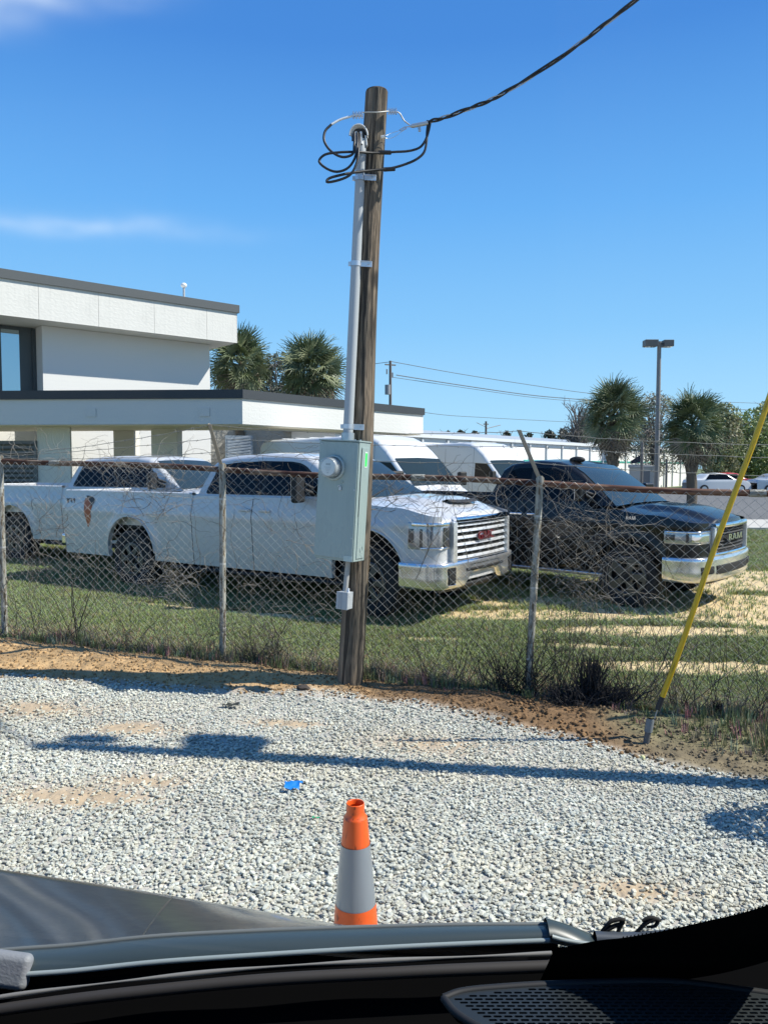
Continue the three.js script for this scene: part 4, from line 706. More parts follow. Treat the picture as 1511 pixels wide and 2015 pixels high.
  for (const [s0, s1, y0, y1, mat, nm] of k.bumperBits) for (const sg of [1, -1]) { if (s0 < 0 && sg < 0) continue; strip(new MB(), ol, sg > 0 ? s0 : -s1, sg > 0 ? s1 : -s0, band(0.0, 0.068, y0, y1), 14).build(nm, mat, bumper); }
  // air dam under the bumper
  strip(new MB(), ol, -ol.cornerS, ol.cornerS, [[-0.16, by0 - 0.06], [-0.08, by0 - 0.055], [-0.03, by0 + 0.02], [-0.12, by0 + 0.02]], 20).build('air_dam', M.plastic, o);
  // grille
  const gw = k.grilleW, gs = ol.sAtZ(gw), gr = strip(new MB(), ol, -gs, gs, [[-0.02, k.grilleBottom], [0.002, k.grilleBottom + 0.005], [0.002, k.grilleTop - 0.005], [-0.02, k.grilleTop]], 30).build('grille', M.under, o);
  for (const [y0, y1, out] of k.bars) strip(new MB(), ol, -gs * 0.985, gs * 0.985, [[0, y0], [out * 0.9, y0], [out, y0 + (y1 - y0) * 0.12], [out * 0.35, y1], [0, y1]], 30).build('grille_bar', k.barMat ?? M.bar, gr);
  for (const sg of [1, -1]) strip(new MB(), ol, sg > 0 ? gs - 0.005 : -gs - k.frameW, sg > 0 ? gs + k.frameW : -gs + 0.005, band(-0.01, 0.055, k.grilleBottom - 0.02, k.grilleTop + 0.015, 0.015), 8).build('grille_frame', M.bar, gr);
  strip(new MB(), ol, -gs - 0.02, gs + 0.02, band(-0.01, 0.055, k.grilleTop - 0.005, k.grilleTop + (k.frameTop ?? 0.05), 0.014), 34).build('grille_frame', k.frameTopMat ?? M.chrome, gr);
  strip(new MB(), ol, -gs - 0.02, gs + 0.02, band(-0.01, 0.05, k.grilleBottom - 0.05, k.grilleBottom + 0.005, 0.014), 34).build('grille_frame', M.chrome, gr);
  if (k.letters) { const g = textGeo(k.letters[0], k.letters[1], 0.02); g.rotateY(Math.PI / 2); g.scale(1, 1, k.letters[3] ?? 1); g.translate(ol.at(0).x + 0.035, k.letters[2], 0); put('grille_letters', g, k.letterMat, gr); }
  // headlights
  for (const sg of [1, -1]) {
    const a = gs + k.frameW + 0.015, z = ol.sAtX(k.lampBack), hl = strip(new MB(), ol, sg > 0 ? a : -z, sg > 0 ? z : -a, band(-0.02, 0.012, k.lampY[0], k.lampY[1], 0.02), 20).build('headlight', k.lampMat ?? M.lens, o);
    for (const [p, q, y0, y1, mat, nm] of k.lampBits) { const s0 = lerp(a, z, p), s1 = lerp(a, z, q); strip(new MB(), ol, sg > 0 ? s0 : -s1, sg > 0 ? s1 : -s0, band(0.0, 0.018, lerp(k.lampY[0], k.lampY[1], y0), lerp(k.lampY[0], k.lampY[1], y1), 0.006), 8).build(nm, mat, hl); }
  }
  // bed
  {
    const b = new MB(), bx0 = k.tail + 0.03, bx1 = k.cabBack - 0.03, ry = k.topY(bx0 + 0.3), zi = k.hw - 0.13;
    for (const s of [1, -1]) { b.grid(2, 4, (i, j) => { const x = i ? bx1 : bx0, y = ry + [0, 0.012, 0.012, -0.05][j]; return V(x, y, s * (k.hw - [0.052, 0.065, 0.125, 0.13][j])); }, s > 0); b.quad(V(bx0, ry - 0.05, s * zi), V(bx1, ry - 0.05, s * zi), V(bx1, ry - 0.52, s * zi), V(bx0, ry - 0.52, s * zi)); }
    b.build('bed_rail', k.railMat ?? paint, o);
    new MB().box((bx0 + bx1) / 2, ry - 0.54, 0, bx1 - bx0, 0.04, zi * 2).box(bx1 - 0.02, ry - 0.29, 0, 0.04, 0.46, zi * 2).build('bed_liner', M.plastic, o);
    const tg = new MB().box(k.tail + 0.02, ry - 0.32, 0, 0.06, 0.66, k.hw * 1.76, 0, 0, 0, 0.02).build('tailgate', paint, o);
    new MB().box(k.tail - 0.015, ry - 0.14, 0, 0.02, 0.07, 0.28, 0, 0, 0, 0.006).build('handle', M.plastic, tg);
    for (const s of [1, -1]) new MB().box(k.tail + 0.03, ry - 0.26, s * (k.hw - 0.19), 0.09, 0.42, 0.13, 0, 0, 0, 0.03).build('tail_light', M.red, o);
    new MB().box(k.tail - 0.08, 0.66, 0, 0.2, 0.2, k.hw * 1.86, 0, 0, 0, 0.05).build('rear_bumper', M.chrome, o);
  }
  // wheels, mirrors, handles, wipers
  for (const w of wheelsX) for (const s of [1, -1]) wheelGroup(o, w, ay, s * (k.hw - 0.16), k.tyre, 0.27, k.rimR, k.rimMat ?? M.rim, k.spokes ?? 6, s);
  for (const s of [1, -1]) {
    const [mx, my, mw, mh] = k.mirror, mg = new MB().box(mx, my, s * (k.cabW + 0.22), 0.10, mh, mw, s * 0.25, 0, 0, 0.035).build('mirror', k.mirrorMat ?? M.plastic, o);
    new MB().box(mx - 0.055, my, s * (k.cabW + 0.22), 0.008, mh * 0.85, mw * 0.82, s * 0.25, 0, 0, 0.002).build('mirror_glass', M.chrome, mg);
    new MB().tube([V(mx + 0.05, k.belt + 0.06, s * (k.cabW - 0.03)), V(mx + 0.02, my - mh * 0.1, s * (k.cabW + 0.12))], 0.028, 8).tube([V(mx + 0.05, k.belt + 0.12, s * (k.cabW - 0.05)), V(mx + 0.02, my + mh * 0.1, s * (k.cabW + 0.12))], 0.022, 8).build('mirror_arm', M.plastic, mg);
  }
  for (const [x, y] of k.handles) for (const s of [1, -1]) { new MB().box(x, y, s * (sideZ(x, y) + 0.024), 0.20, 0.035, 0.022, 0, 0, 0, 0.01).build('door_handle', k.handleMat ?? M.chrome, o); }
  for (const s of [0.1, 0.55]) new MB().tube([V(k.wsBase[0] - 0.02, roofY(k.wsBase[0]) + 0.05, s), V(k.wsBase[0] - 0.16, roofY(k.wsBase[0] - 0.16) + 0.035, s - 0.55)], 0.009, 5).build('wiper', M.plastic, o);
  new MB().box(-WB / 2 + 0.25, k.sill - 0.06, 0, WB - 2 * archR - 0.15, 0.05, k.hw * 2 - 0.02, 0, 0, 0, 0.02).build('side_step', k.stepMat ?? M.plastic, o);
  o.userData._k = undefined; delete o.userData._k;
  return { o, sideZ, ol, cabZ };
}
const segY = (pts) => (x) => { let i = 0; while (i < pts.length - 2 && pts[i + 1][0] < x) i++; const t = clamp((x - pts[i][0]) / (pts[i + 1][0] - pts[i][0]), 0, 1); return lerp(pts[i][1], pts[i + 1][1], t * t * (3 - 2 * t)); };
const HD = {
  hw: 1.05, noseW: 0.82, nose: 1.05, bow: 0.06, corner: 0.32, wb: 4.42, tyre: 0.44, rimR: 0.25, sill: 0.45, archR: 0.545, archY: 0.56, belt: 1.45, paint: M.white,
  tail: -6.12, cabBack: -3.07,
  topY: segY([[-6.2, 1.475], [-3.12, 1.475], [-3.07, 1.45], [-0.7, 1.45], [-0.3, 1.41], [0.4, 1.37], [1.02, 1.27]]),
  panels: [['bed_panel', -6.12, -3.07], ['rear_door', -3.07, -1.9], ['front_door', -1.9, -0.52], ['fender', -0.52, 0.98]],
  roof: [[-3.05, 1.43], [-2.95, 1.70], [-2.85, 1.92], [-2.75, 1.985], [-2.45, 2.02], [-1.9, 2.045], [-1.4, 2.035], [-1.15, 2.0], [-1.0, 1.935], [-0.8, 1.80], [-0.25, 1.42]],
  cabW: 0.945, lean: 0.36, wsTop: [-1.05, 1.95], wsBase: [-0.25, 1.42], rearTop: [-2.85, 1.92],
  pillarBlack: [[-2.89, 1.475, 0.06], [-0.62, 1.475, 0.04], [-1.17, 1.90, 0.14], [-1.45, 1.945, 0.1], [-2.40, 1.945, 0.1], [-2.73, 1.90, 0.08]],
  windows: [[[-2.83, 1.50, 0.05], [-1.84, 1.50, 0.03], [-1.84, 1.925, 0.03], [-2.40, 1.925, 0.1], [-2.70, 1.87, 0.06]], [[-1.77, 1.50, 0.03], [-0.72, 1.50, 0.03], [-1.2, 1.875, 0.1], [-1.46, 1.925, 0.08], [-1.77, 1.925, 0.03]]],
  crown: 0.055, bulge: 0.055, scoop: [0.80, 0.36], grilleTop: 1.20, grilleBottom: 0.74, grilleW: 0.70, frameW: 0.07,
  bars: [[0.755, 0.788, 0.028], [0.835, 0.868, 0.03], [0.915, 0.948, 0.03], [0.995, 1.03, 0.03], [1.075, 1.108, 0.03], [1.145, 1.172, 0.026]], frameTop: 0.06,
  letters: ['GMC', 0.095, 1.012, 1.5], letterMat: std(0.12, 0.01, 0.014, 0.5),
  bumperTop: 0.735, bumperBottom: 0.42, bumperBack: 0.50, bumperDip: 0.15,
  bumperBits: [[0.74, 0.88, 0.48, 0.68, M.under, 'air_intake'], [0.735, 0.885, 0.455, 0.48, M.chrome, 'intake_trim'], [-0.50, 0.50, 0.60, 0.64, M.under, 'lower_opening']],
  lampY: [0.885, 1.215], lampBack: 0.60, lampBits: [[0.02, 0.22, 0.1, 0.8, M.lensDark, 'lamp_bezel'], [0.0, 0.9, 0.84, 0.97, M.chrome, 'lamp_strip'], [0.3, 0.62, 0.12, 0.7, M.lens, 'projector'], [0.66, 0.72, 0.1, 0.75, M.lensDark, 'lamp_divider'], [0.1, 0.7, 0.03, 0.1, M.chrome, 'lamp_strip'], [0.86, 0.98, 0.25, 0.75, M.lensDark, 'side_marker']],
  mirror: [-0.98, 1.60, 0.26, 0.40], handles: [[-2.02, 1.27], [-0.98 - 0.68, 1.27]], handleMat: M.white, rimMat: M.rim,
};
const yaw = (deg) => -deg * Math.PI / 180;
const gx = pickup('pickup_truck', 'nearest white crew cab pickup with chrome grille parked behind the meter pole', null, [-0.06, 0.0, -10.40], 0, HD);
gx.o.rotation.y = yaw(33.5); // placed by its near front wheel
{
  const d = V(Math.cos(33.5 * Math.PI / 180), 0, Math.sin(33.5 * Math.PI / 180)), n = V(-d.z, 0, d.x), w = V(-0.125, 0, -9.54);
  gx.o.position.copy(w.addScaledVector(n, -0.89));
  const dec = textGeo('X31', 0.10, 0.004); dec.translate(-5.92, 1.30, gx.sideZ(-5.92, 1.30) + 0.002); put('decal', dec, std(0.02, 0.02, 0.022, 0.5), gx.o);
  const patch = (nm, mat, par, x0, rows, off) => { const b = new MB(); b.grid(rows.length, 6, (i, j) => { const [y, l, r] = rows[i], x = x0 + lerp(l, r, j / 5); return V(x, y, gx.sideZ(x, y) + off); }, true); return b.build(nm, mat, par); };
  const logo = patch('decal', std(0.42, 0.11, 0.04, 0.5), gx.o, -5.56, [[1.36, 0.02, 0.20], [1.30, 0.0, 0.23], [1.22, 0.01, 0.22], [1.14, 0.02, 0.19], [1.06, 0.03, 0.18], [0.98, 0.06, 0.16], [0.90, 0.08, 0.11]], 0.004);
  patch('decal_patch', std(0.03, 0.03, 0.032, 0.5), logo, -5.56, [[1.40, 0.03, 0.10], [1.37, 0.05, 0.24], [1.33, 0.12, 0.27], [1.29, 0.16, 0.26], [1.24, 0.18, 0.21]], 0.007);
}
{
  const k = { ...HD, mirror: [-0.72, 1.60, 0.22, 0.3] }, t = pickup('pickup_truck', 'white pickup parked farthest left, its bed and cab behind the nearest white pickup', null, [0, 0, 0], yaw(26), k);
  const d = V(Math.cos(26 * Math.PI / 180), 0, Math.sin(26 * Math.PI / 180)), n = V(-d.z, 0, d.x);
  t.o.position.copy(V(-7.2, 0.02, -15.3).addScaledVector(d, 4.42).addScaledVector(n, -0.86));
}
const RAMK = {
  hw: 1.03, noseW: 0.82, nose: 1.0, bow: 0.08, corner: 0.34, wb: 3.66, tyre: 0.41, rimR: 0.26, sill: 0.46, belt: 1.36, paint: M.black,
  tail: -4.9, cabBack: -2.25,
  topY: segY([[-4.95, 1.40], [-2.3, 1.40], [-2.25, 1.36], [-0.8, 1.36], [-0.4, 1.30], [0.3, 1.235], [0.98, 1.145]]),
  panels: [['bed_panel', -4.9, -2.25], ['rear_door', -2.25, -1.55], ['front_door', -1.55, -0.42], ['fender', -0.42, 0.95]],
  roof: [[-2.24, 1.35], [-2.16, 1.6], [-2.06, 1.84], [-1.96, 1.90], [-1.8, 1.94], [-1.5, 1.955], [-1.2, 1.935], [-0.98, 1.88], [-0.78, 1.77], [-0.16, 1.29]],
  cabW: 0.93, lean: 0.37, wsTop: [-1.0, 1.885], wsBase: [-0.16, 1.29], rearTop: [-2.06, 1.84],
  pillarBlack: [[-2.12, 1.385, 0.06], [-0.5, 1.385, 0.04], [-1.06, 1.82, 0.14], [-1.25, 1.86, 0.1], [-1.85, 1.86, 0.1], [-1.98, 1.80, 0.08]],
  windows: [[[-2.06, 1.41, 0.05], [-1.57, 1.41, 0.03], [-1.57, 1.845, 0.03], [-1.84, 1.845, 0.1], [-1.94, 1.78, 0.06]], [[-1.50, 1.41, 0.03], [-0.6, 1.41, 0.03], [-1.08, 1.80, 0.1], [-1.27, 1.845, 0.08], [-1.50, 1.845, 0.03]]],
  crown: 0.06, bulge: 0.05, grilleTop: 1.075, grilleBottom: 0.76, grilleW: 0.62, frameW: 0.05,
  bars: [[0.80, 0.812, 0.02], [0.845, 0.857, 0.02], [0.89, 0.902, 0.02], [0.99, 1.002, 0.02], [1.03, 1.042, 0.02]], barMat: M.plastic, frameTop: 0.06, frameTopMat: M.chrome,
  letters: ['RAM', 0.08, 0.945, 2.4], letterMat: M.chrome,
  bumperTop: 0.715, bumperBottom: 0.40, bumperBack: 0.50, bumperDip: 0,
  bumperBits: [[-0.60, 0.60, 0.485, 0.60, M.under, 'lower_opening'], [0.68, 0.92, 0.50, 0.60, M.under, 'fog_lamp_opening']],
  lampY: [0.875, 1.055], lampBack: 0.50, lampMat: M.lens, lampBits: [[0.04, 0.5, 0.2, 0.75, M.chrome, 'projector'], [0.0, 0.95, 0.82, 0.95, M.chrome, 'lamp_strip'], [0.55, 0.6, 0.15, 0.8, M.lensDark, 'lamp_divider'], [0.8, 0.97, 0.3, 0.7, M.lensDark, 'side_marker']],
  mirror: [-0.62, 1.50, 0.22, 0.22], mirrorMat: M.black, handles: [[-1.68, 1.18], [-1.40, 1.18]], handleMat: M.chrome, spokes: 5, rimMat: M.rim, archMat: M.plastic, railMat: M.plastic, stepMat: M.satin,
};
{
  const a = 41, t = pickup('pickup_truck', 'black pickup with chrome headlights and bumper parked on the right behind the vines', null, [0, 0, 0], yaw(a), RAMK);
  const d = V(Math.cos(a * Math.PI / 180), 0, Math.sin(a * Math.PI / 180)), n = V(-d.z, 0, d.x);
  t.o.position.copy(V(3.32, 0.0, -10.3).addScaledVector(n, -0.84));
  const fin = new THREE.SphereGeometry(0.09, 14, 8); fin.scale(1.4, 0.55, 0.8); fin.translate(-1.12, 1.965, 0.25); put('roof_marker', fin, M.plastic, t.o);
  const bd = textGeo('RAM', 0.045, 0.01); bd.translate(0.05, 1.19, t.sideZ(0.05, 1.19) + 0.003); put('badge', bd, M.chrome, t.o);
}
// ---------------------------------------------------------------- vans
function van(name, label, pos, turn) {
  const o = thing(name, label, 'van', pos, turn, undefined); delete o.userData.group;
  const hw = 0.98, top = [[-6.2, 2.55], [-6.15, 2.62], [-5.9, 2.68], [-1.7, 2.70], [-1.35, 2.66], [-1.05, 2.54], [-0.72, 2.30], [-0.45, 2.05], [0.28, 1.36], [0.55, 1.24], [0.78, 1.10], [0.9, 0.9], [0.95, 0.6]];
  const Y = (x) => { let i = 0; while (i < top.length - 2 && top[i + 1][0] < x) i++; return lerp(top[i][1], top[i + 1][1], clamp((x - top[i][0]) / (top[i + 1][0] - top[i][0]), 0, 1)); };
  const zAt = (y, x) => hw * (1 - 0.10 * smooth(1.2, 2.7, y) - 0.14 * smooth(0.2, 0.95, x)), b = new MB(), X = []; for (let i = 0; i <= 90; i++) X.push(lerp(-6.2, 0.95, i / 90)); top.forEach((p) => X.push(p[0])); X.sort((p, q) => p - q);
  const sec = 22;
  b.grid(X.length, sec * 2 + 1, (i, j) => { const x = X[i], T = Y(x), s = j < sec ? 1 : -1, u = (j <= sec ? j : 2 * sec - j) / sec, rc = Math.min(0.16, (T - 0.45) * 0.4); let y, z; if (u < 0.5) { y = lerp(0.42, T - rc, u / 0.5); z = zAt(y, x); } else if (u < 0.75) { const a = (u - 0.5) / 0.25 * Math.PI / 2; z = zAt(T - rc, x) - rc * (1 - Math.cos(a)); y = T - rc + rc * Math.sin(a); } else { const t = (u - 0.75) / 0.25; z = lerp(zAt(T - rc, x) - rc, 0, t); y = T + 0.02 * t; } return V(x, y, s * z); });
  for (const s of [1, -1]) b.quad(V(-6.2, 0.42, s * 0.01), V(-6.2, 0.42, s * hw), V(-6.2, 2.45, s * hw * 0.9), V(-6.2, 2.5, s * 0.01));
  b.build('body', M.vanWhite, o);
  const sc = new MB(), ws = (x) => Y(x); sc.grid(12, 16, (i, j) => { const x = lerp(-0.48, 0.24, i / 11), t = j / 15 * 2 - 1, T = ws(x), z = (zAt(T - 0.16, x) - 0.11) * t; return V(x + 0.007, T + 0.02 * (1 - Math.abs(t)) + 0.007, z); }, true); sc.build('windscreen', M.screen, o);
  const sg = new MB(); for (const s of [1, -1]) { const poly = [[-1.05, 1.42], [0.05, 1.42], [0.0, 1.52], [-0.52, 1.98], [-1.05, 2.0]], sh = new THREE.Shape(); poly.forEach(([x, y], i) => i ? sh.lineTo(x, y) : sh.moveTo(x, y)); const g = new THREE.ExtrudeGeometry(sh, { depth: 0.006, bevelEnabled: false }), q = g.attributes.position; for (let i = 0; i < q.count; i++) q.setZ(i, s * (zAt(q.getY(i), q.getX(i)) + 0.002 + q.getZ(i))); g.computeVertexNormals(); sg.add(g); } sg.build('side_window', M.glass, o);
  for (const s of [1, -1]) for (const x of [-1.15, -2.55]) { const b2 = new MB(); b2.grid(2, 12, (i, j) => { const y = lerp(0.6, 2.5, j / 11); return V(x + i * 0.012, y, s * (zAt(y, x) + 0.002)); }, s < 0); b2.build('door_seam', std(0.12, 0.12, 0.13, 0.9), o); }
  { const b3 = new MB(); for (let k = 0; k < 7; k++) b3.box(-1.6 - k * 0.65, 2.712, 0, 0.05, 0.016, 1.2, 0, 0, 0, 0.004); b3.build('roof_rib', M.vanWhite, o); }
  for (const s of [1, -1]) { const m = new MB().box(0.02, 1.56, s * (hw + 0.22), 0.13, 0.36, 0.24, s * 0.2, 0, 0, 0.04).build('mirror', M.plastic, o); new MB().box(-0.05, 1.56, s * (hw + 0.22), 0.01, 0.31, 0.2, s * 0.2).build('mirror_glass', M.lens, m); new MB().tube([V(0.05, 1.46, s * (hw - 0.06)), V(0.03, 1.5, s * (hw + 0.14))], 0.035, 6).build('mirror_arm', M.plastic, m); }
  new MB().box(0.93, 0.82, 0, 0.06, 0.26, 1.1, 0, 0, 0, 0.02).build('grille', M.plastic, o);
  new MB().box(0.92, 0.5, 0, 0.14, 0.24, 1.75, 0, 0, 0, 0.05).build('bumper', M.plastic, o);
  for (const s of [1, -1]) new MB().box(0.76, 0.98, s * 0.70, 0.24, 0.24, 0.2, 0, 0, 0, 0.04).build('headlight', M.lens, o);
  for (const x of [0, -4.0]) for (const s of [1, -1]) wheelGroup(o, x, 0.36, s * (hw - 0.14), 0.36, 0.22, 0.21, M.satin, 5, s);
  return o;
}
const v1 = van('delivery_van', 'white high roof van parked just behind the nearest white pickup', [1.2, 0, -19.75], yaw(46));
const v2 = van('delivery_van', 'second white high roof van farther back, above the rear of the black pickup', [4.41, 0, -25.5], yaw(52));
// small far cars on the asphalt at the right
function car(label, pos, turn, mat) {
  const o = thing('parked_car', label, 'car', pos, turn), top = [[-2.15, 0.75], [-2.05, 0.98], [-1.5, 1.05], [-1.0, 1.38], [-0.2, 1.46], [0.4, 1.40], [1.0, 1.02], [1.9, 0.88], [2.15, 0.62]];
  const Y = (x) => { let i = 0; while (i < top.length - 2 && top[i + 1][0] < x) i++; return lerp(top[i][1], top[i + 1][1], clamp((x - top[i][0]) / (top[i + 1][0] - top[i][0]), 0, 1)); };
  const b = new MB(); b.grid(44, 21, (i, j) => { const x = lerp(-2.15, 2.15, i / 43), T = Y(x), u = j / 20 * 2 - 1, a = Math.abs(u), s = u < 0 ? 1 : -1, w = 0.88 * (1 - 0.12 * Math.abs(x / 2.15) ** 3); let y, z; if (a > 0.6) { const t = (1 - a) / 0.4; y = lerp(0.3, Math.min(T, 0.95), t); z = w; } else if (a > 0.3) { const t = (0.6 - a) / 0.3; y = lerp(Math.min(T, 0.95), T - 0.03, t); z = w - (y - Math.min(T, 0.95)) * 0.42 - 0.06 * t; } else { z = (w - Math.max(0, T - 0.95) * 0.42 - 0.06) * a / 0.3; y = T - 0.03 * (a / 0.3) ** 2; } return V(x, y, s * z); }); b.build('body', mat, o);
  const g = new MB(); for (const s of [1, -1]) { const sh = new THREE.Shape(); [[-1.25, 0.99], [0.78, 0.99], [0.32, 1.33], [-0.9, 1.35]].forEach(([x, y], i) => i ? sh.lineTo(x, y) : sh.moveTo(x, y)); const e = new THREE.ExtrudeGeometry(sh, { depth: 0.01, bevelEnabled: false }), q = e.attributes.position; for (let i = 0; i < q.count; i++) q.setZ(i, s * (0.885 - (q.getY(i) - 0.95) * 0.5 + q.getZ(i))); e.computeVertexNormals(); g.add(e); } g.build('side_window', M.glass, o);
  for (const x of [-1.35, 1.35]) for (const s of [1, -1]) { const q = new THREE.CylinderGeometry(0.31, 0.31, 0.2, 20); q.rotateX(Math.PI / 2); q.translate(x, 0.31, s * 0.8); const w = put('wheel', q, M.rubber, o); const r = new THREE.CylinderGeometry(0.19, 0.19, 0.02, 16); r.rotateX(Math.PI / 2); r.translate(x, 0.31, s * 0.905); put('rim', r, M.satin, w); }
  return o;
}
// ---------------------------------------------------------------- asphalt and kerb beyond the lawn
{
  const sheet = (name, label, x0, x1, z0, z1, y, mat, th = 0) => { const b = new MB(); if (th) b.box((x0 + x1) / 2, y - th / 2, (z0 + z1) / 2, x1 - x0, th, z0 - z1); else b.quad(V(x0, y, z0), V(x1, y, z0), V(x1, y, z1), V(x0, y, z1)); return tag(b.build(name, mat), label, name === 'pavement' ? 'pavement' : 'road', null, 'structure'); };
  sheet('parking_lot', 'grey asphalt of the far parking lot behind the vans', -40, 110, -26.2, -62, 0.03, std(0.15, 0.15, 0.15, 0.95, { bumpMap: rep(grainTex, 80, 30), bumpScale: 0.02 }));
  sheet('pavement', 'pale concrete strip between the lawn and the far parking lot', 6, 110, -22.6, -26.2, 0.09, std(0.46, 0.44, 0.40, 0.9, { bumpMap: rep(grainTex, 60, 3), bumpScale: 0.01 }), 0.14);
}
car('small white car on the far asphalt just left of the yellow guard', [23.6, 0.03, -55], 0.1, M.vanWhite);
car('small red car on the far asphalt behind the yellow guard', [26.6, 0.03, -60], 0.15, M.red);
car('small silver car on the far asphalt at the right edge', [28.2, 0.03, -55], 0.05, std(0.5, 0.52, 0.54, 0.35, { metalness: 0.4 }));

// ---------------------------------------------------------------- the white office building on the left
const onLine = (A, B, px) => { const k = (px - CX) / F, d = [B[0] - A[0], B[1] - A[1]]; const t = (-k * A[1] - A[0]) / (d[0] + k * d[1]); return [A[0] + d[0] * t, A[1] + d[1] * t, t]; };
const stuccoM = (r, g, b) => std(r, g, b, 0.9, { bumpMap: rep(grainTex, 3, 3), bumpScale: 0.005 });
// an upright slab over a plan segment, out metres of thickness behind the segment
function wallSlab(b, A, B, y0, y1, thick) {
  const dx = B[0] - A[0], dz = B[1] - A[1], l = Math.hypot(dx, dz), a = Math.atan2(-dz, dx);
  const nx = dz / l, nz = -dx / l;   // behind the face for a wall running left to right
  return b.box((A[0] + B[0]) / 2 + nx * thick / 2, (y0 + y1) / 2, (A[1] + B[1]) / 2 + nz * thick / 2, l, y1 - y0, thick, a);
}
{
  const o = thing('office_building', 'white two storey office building with overhanging roof fascia and low entrance canopy', 'building', [0, 0, 0]);
  const A = [-12.1, -24.4], B = [-5.62, -30], u = [0.757, -0.654], n = [0.654, 0.757];
  const ext = (p, s, k) => [p[0] + u[0] * s + n[0] * k, p[1] + u[1] * s + n[1] * k];
  const A2 = ext(A, -9, 0), yF0 = 6.62, yF1 = 7.76, yC = 8.05;
  const fasM = std(0.65, 0.635, 0.59, 0.9, { map: streakTex, bumpMap: rep(grainTex, 3, 3), bumpScale: 0.005 }), wallM = std(0.66, 0.65, 0.62, 0.9, { bumpMap: tex(256, 256, (x, y) => { const r = (y * 16) % 1, c = (x * 8 + (Math.floor(y * 16) % 2) * 0.5) % 1; return (r < 0.1 || c < 0.05 ? 0.2 : 0.7) + 0.3 * tnoise(x, y, 16, 3, 3); }, false, 4, 3), bumpScale: 0.0018 });
  const cuts = [A2, onLine(A, B, -40), onLine(A, B, 86), onLine(A, B, 202), onLine(A, B, 310), onLine(A, B, 411.5), B];
  for (let k = 0; k < cuts.length - 1; k++) { const P0 = cuts[k], P1 = cuts[k + 1], g = 0.005; wallSlab(new MB(), [P0[0] + u[0] * g, P0[1] + u[1] * g], [P1[0] - u[0] * g, P1[1] - u[1] * g], yF0, yF1, 0.12).build('fascia_panel', fasM, o); }
  const Br = ext(B, 0, -14);
  wallSlab(new MB(), B, Br, yF0, yF1, 0.12).build('fascia_panel', fasM, o);
  const backing = new MB(); wallSlab(backing, ext(A2, 0, -0.05), ext(B, -0.05, -0.05), yF0 + 0.01, yF1 + 0.05, 13.5); backing.build('roof_slab', std(0.70, 0.68, 0.62, 0.9), o);
  const cop = new MB(); wallSlab(cop, ext(A2, 0, 0.07), ext(B, 0.07, 0.07), yF1, yC, 0.22).build('coping', std(0.065, 0.075, 0.08, 0.6), o);
  wallSlab(new MB(), ext(B, 0.07, -0.15), ext(Br, 0.07, 0), yF1, yC, 0.22).build('coping', std(0.065, 0.075, 0.08, 0.6), o);
  // walls below, set back
  const wA = ext(A, 0, -1.05), wB = ext(B, -0.62, -1.05), wl = onLine(wA, wB, 91);
  wallSlab(new MB(), wl, wB, -0.2, yF0, 11).build('wall', wallM, o);
  // window recess left of the wall
  const rA = ext([wl[0], wl[1]], -9, -0.7), rB = ext([wl[0], wl[1]], -0.003, -0.7);
  const winM = std(0.035, 0.05, 0.055, 0.4);
  const win = wallSlab(new MB(), rA, rB, 3.9, yF0 - 0.01, 0.06).build('window', winM, o);
  const cutsW = [-62, -28, 6, 50].map((px) => onLine(rA, rB, px));
  for (let k = 0; k < 3; k++) { const P0 = [cutsW[k][0] + u[0] * 0.07, cutsW[k][1] + u[1] * 0.07], P1 = [cutsW[k + 1][0] - u[0] * 0.07, cutsW[k + 1][1] - u[1] * 0.07]; wallSlab(new MB(), [P0[0] + n[0] * 0.03, P0[1] + n[1] * 0.03], [P1[0] + n[0] * 0.03, P1[1] + n[1] * 0.03], 4.0, yF0 - 0.14, 0.02).build('pane', std(0.45, 0.56, 0.60, 0.03, { metalness: 0.85 }), win); }
  for (const c of [cutsW[1], cutsW[2]]) wallSlab(new MB(), [c[0] - u[0] * 0.04 + n[0] * 0.07, c[1] - u[1] * 0.04 + n[1] * 0.07], [c[0] + u[0] * 0.04 + n[0] * 0.07, c[1] + u[1] * 0.04 + n[1] * 0.07], 3.9, yF0 - 0.02, 0.06).build('mullion', winM, win);
  { const e = [rB[0] - u[0] * 0.12 + n[0] * 0.06, rB[1] - u[1] * 0.12 + n[1] * 0.06], f = [rB[0] + n[0] * 0.06, rB[1] + n[1] * 0.06]; wallSlab(new MB(), e, f, 3.9, yF0 - 0.02, 0.05).build('frame', winM, win); }
  wallSlab(new MB(), ext(rA, 0, 0.02), rB, -0.2, 3.9, 8).build('wall', wallM, o);
  // the canopy: a front strip and a strip along the right face
  const C0 = [-4.0, -22], fd = [0.998, -0.055 * -1], rd = [0.617, -0.787], L = [C0[0] - fd[0] * 11, C0[1] - fd[1] * 11], R = [1.46, -28.97];
  const ys0 = 3.08, ys1 = 3.80, yb = 4.05;
  const inF = [-fd[1] * -1, -fd[0]], canM = stuccoM(0.58, 0.575, 0.55);
  const slab = (poly, y0, y1, nm, mat) => { const sh = new THREE.Shape(); poly.forEach(([x, z], i) => i ? sh.lineTo(x, -z) : sh.moveTo(x, -z)); const g = new THREE.ExtrudeGeometry(sh, { depth: y1 - y0, bevelEnabled: false }); g.rotateX(-Math.PI / 2); g.translate(0, y0, 0); return put(nm, g, mat, o); };
  const depthF = 3.0, C1 = [C0[0] + rd[0] * depthF * 1.25, C0[1] + rd[1] * depthF * 1.25], L1 = [L[0], L[1] - depthF];
  const back = (p, s) => [p[0] - 0.787 * s, p[1] - 0.617 * s];
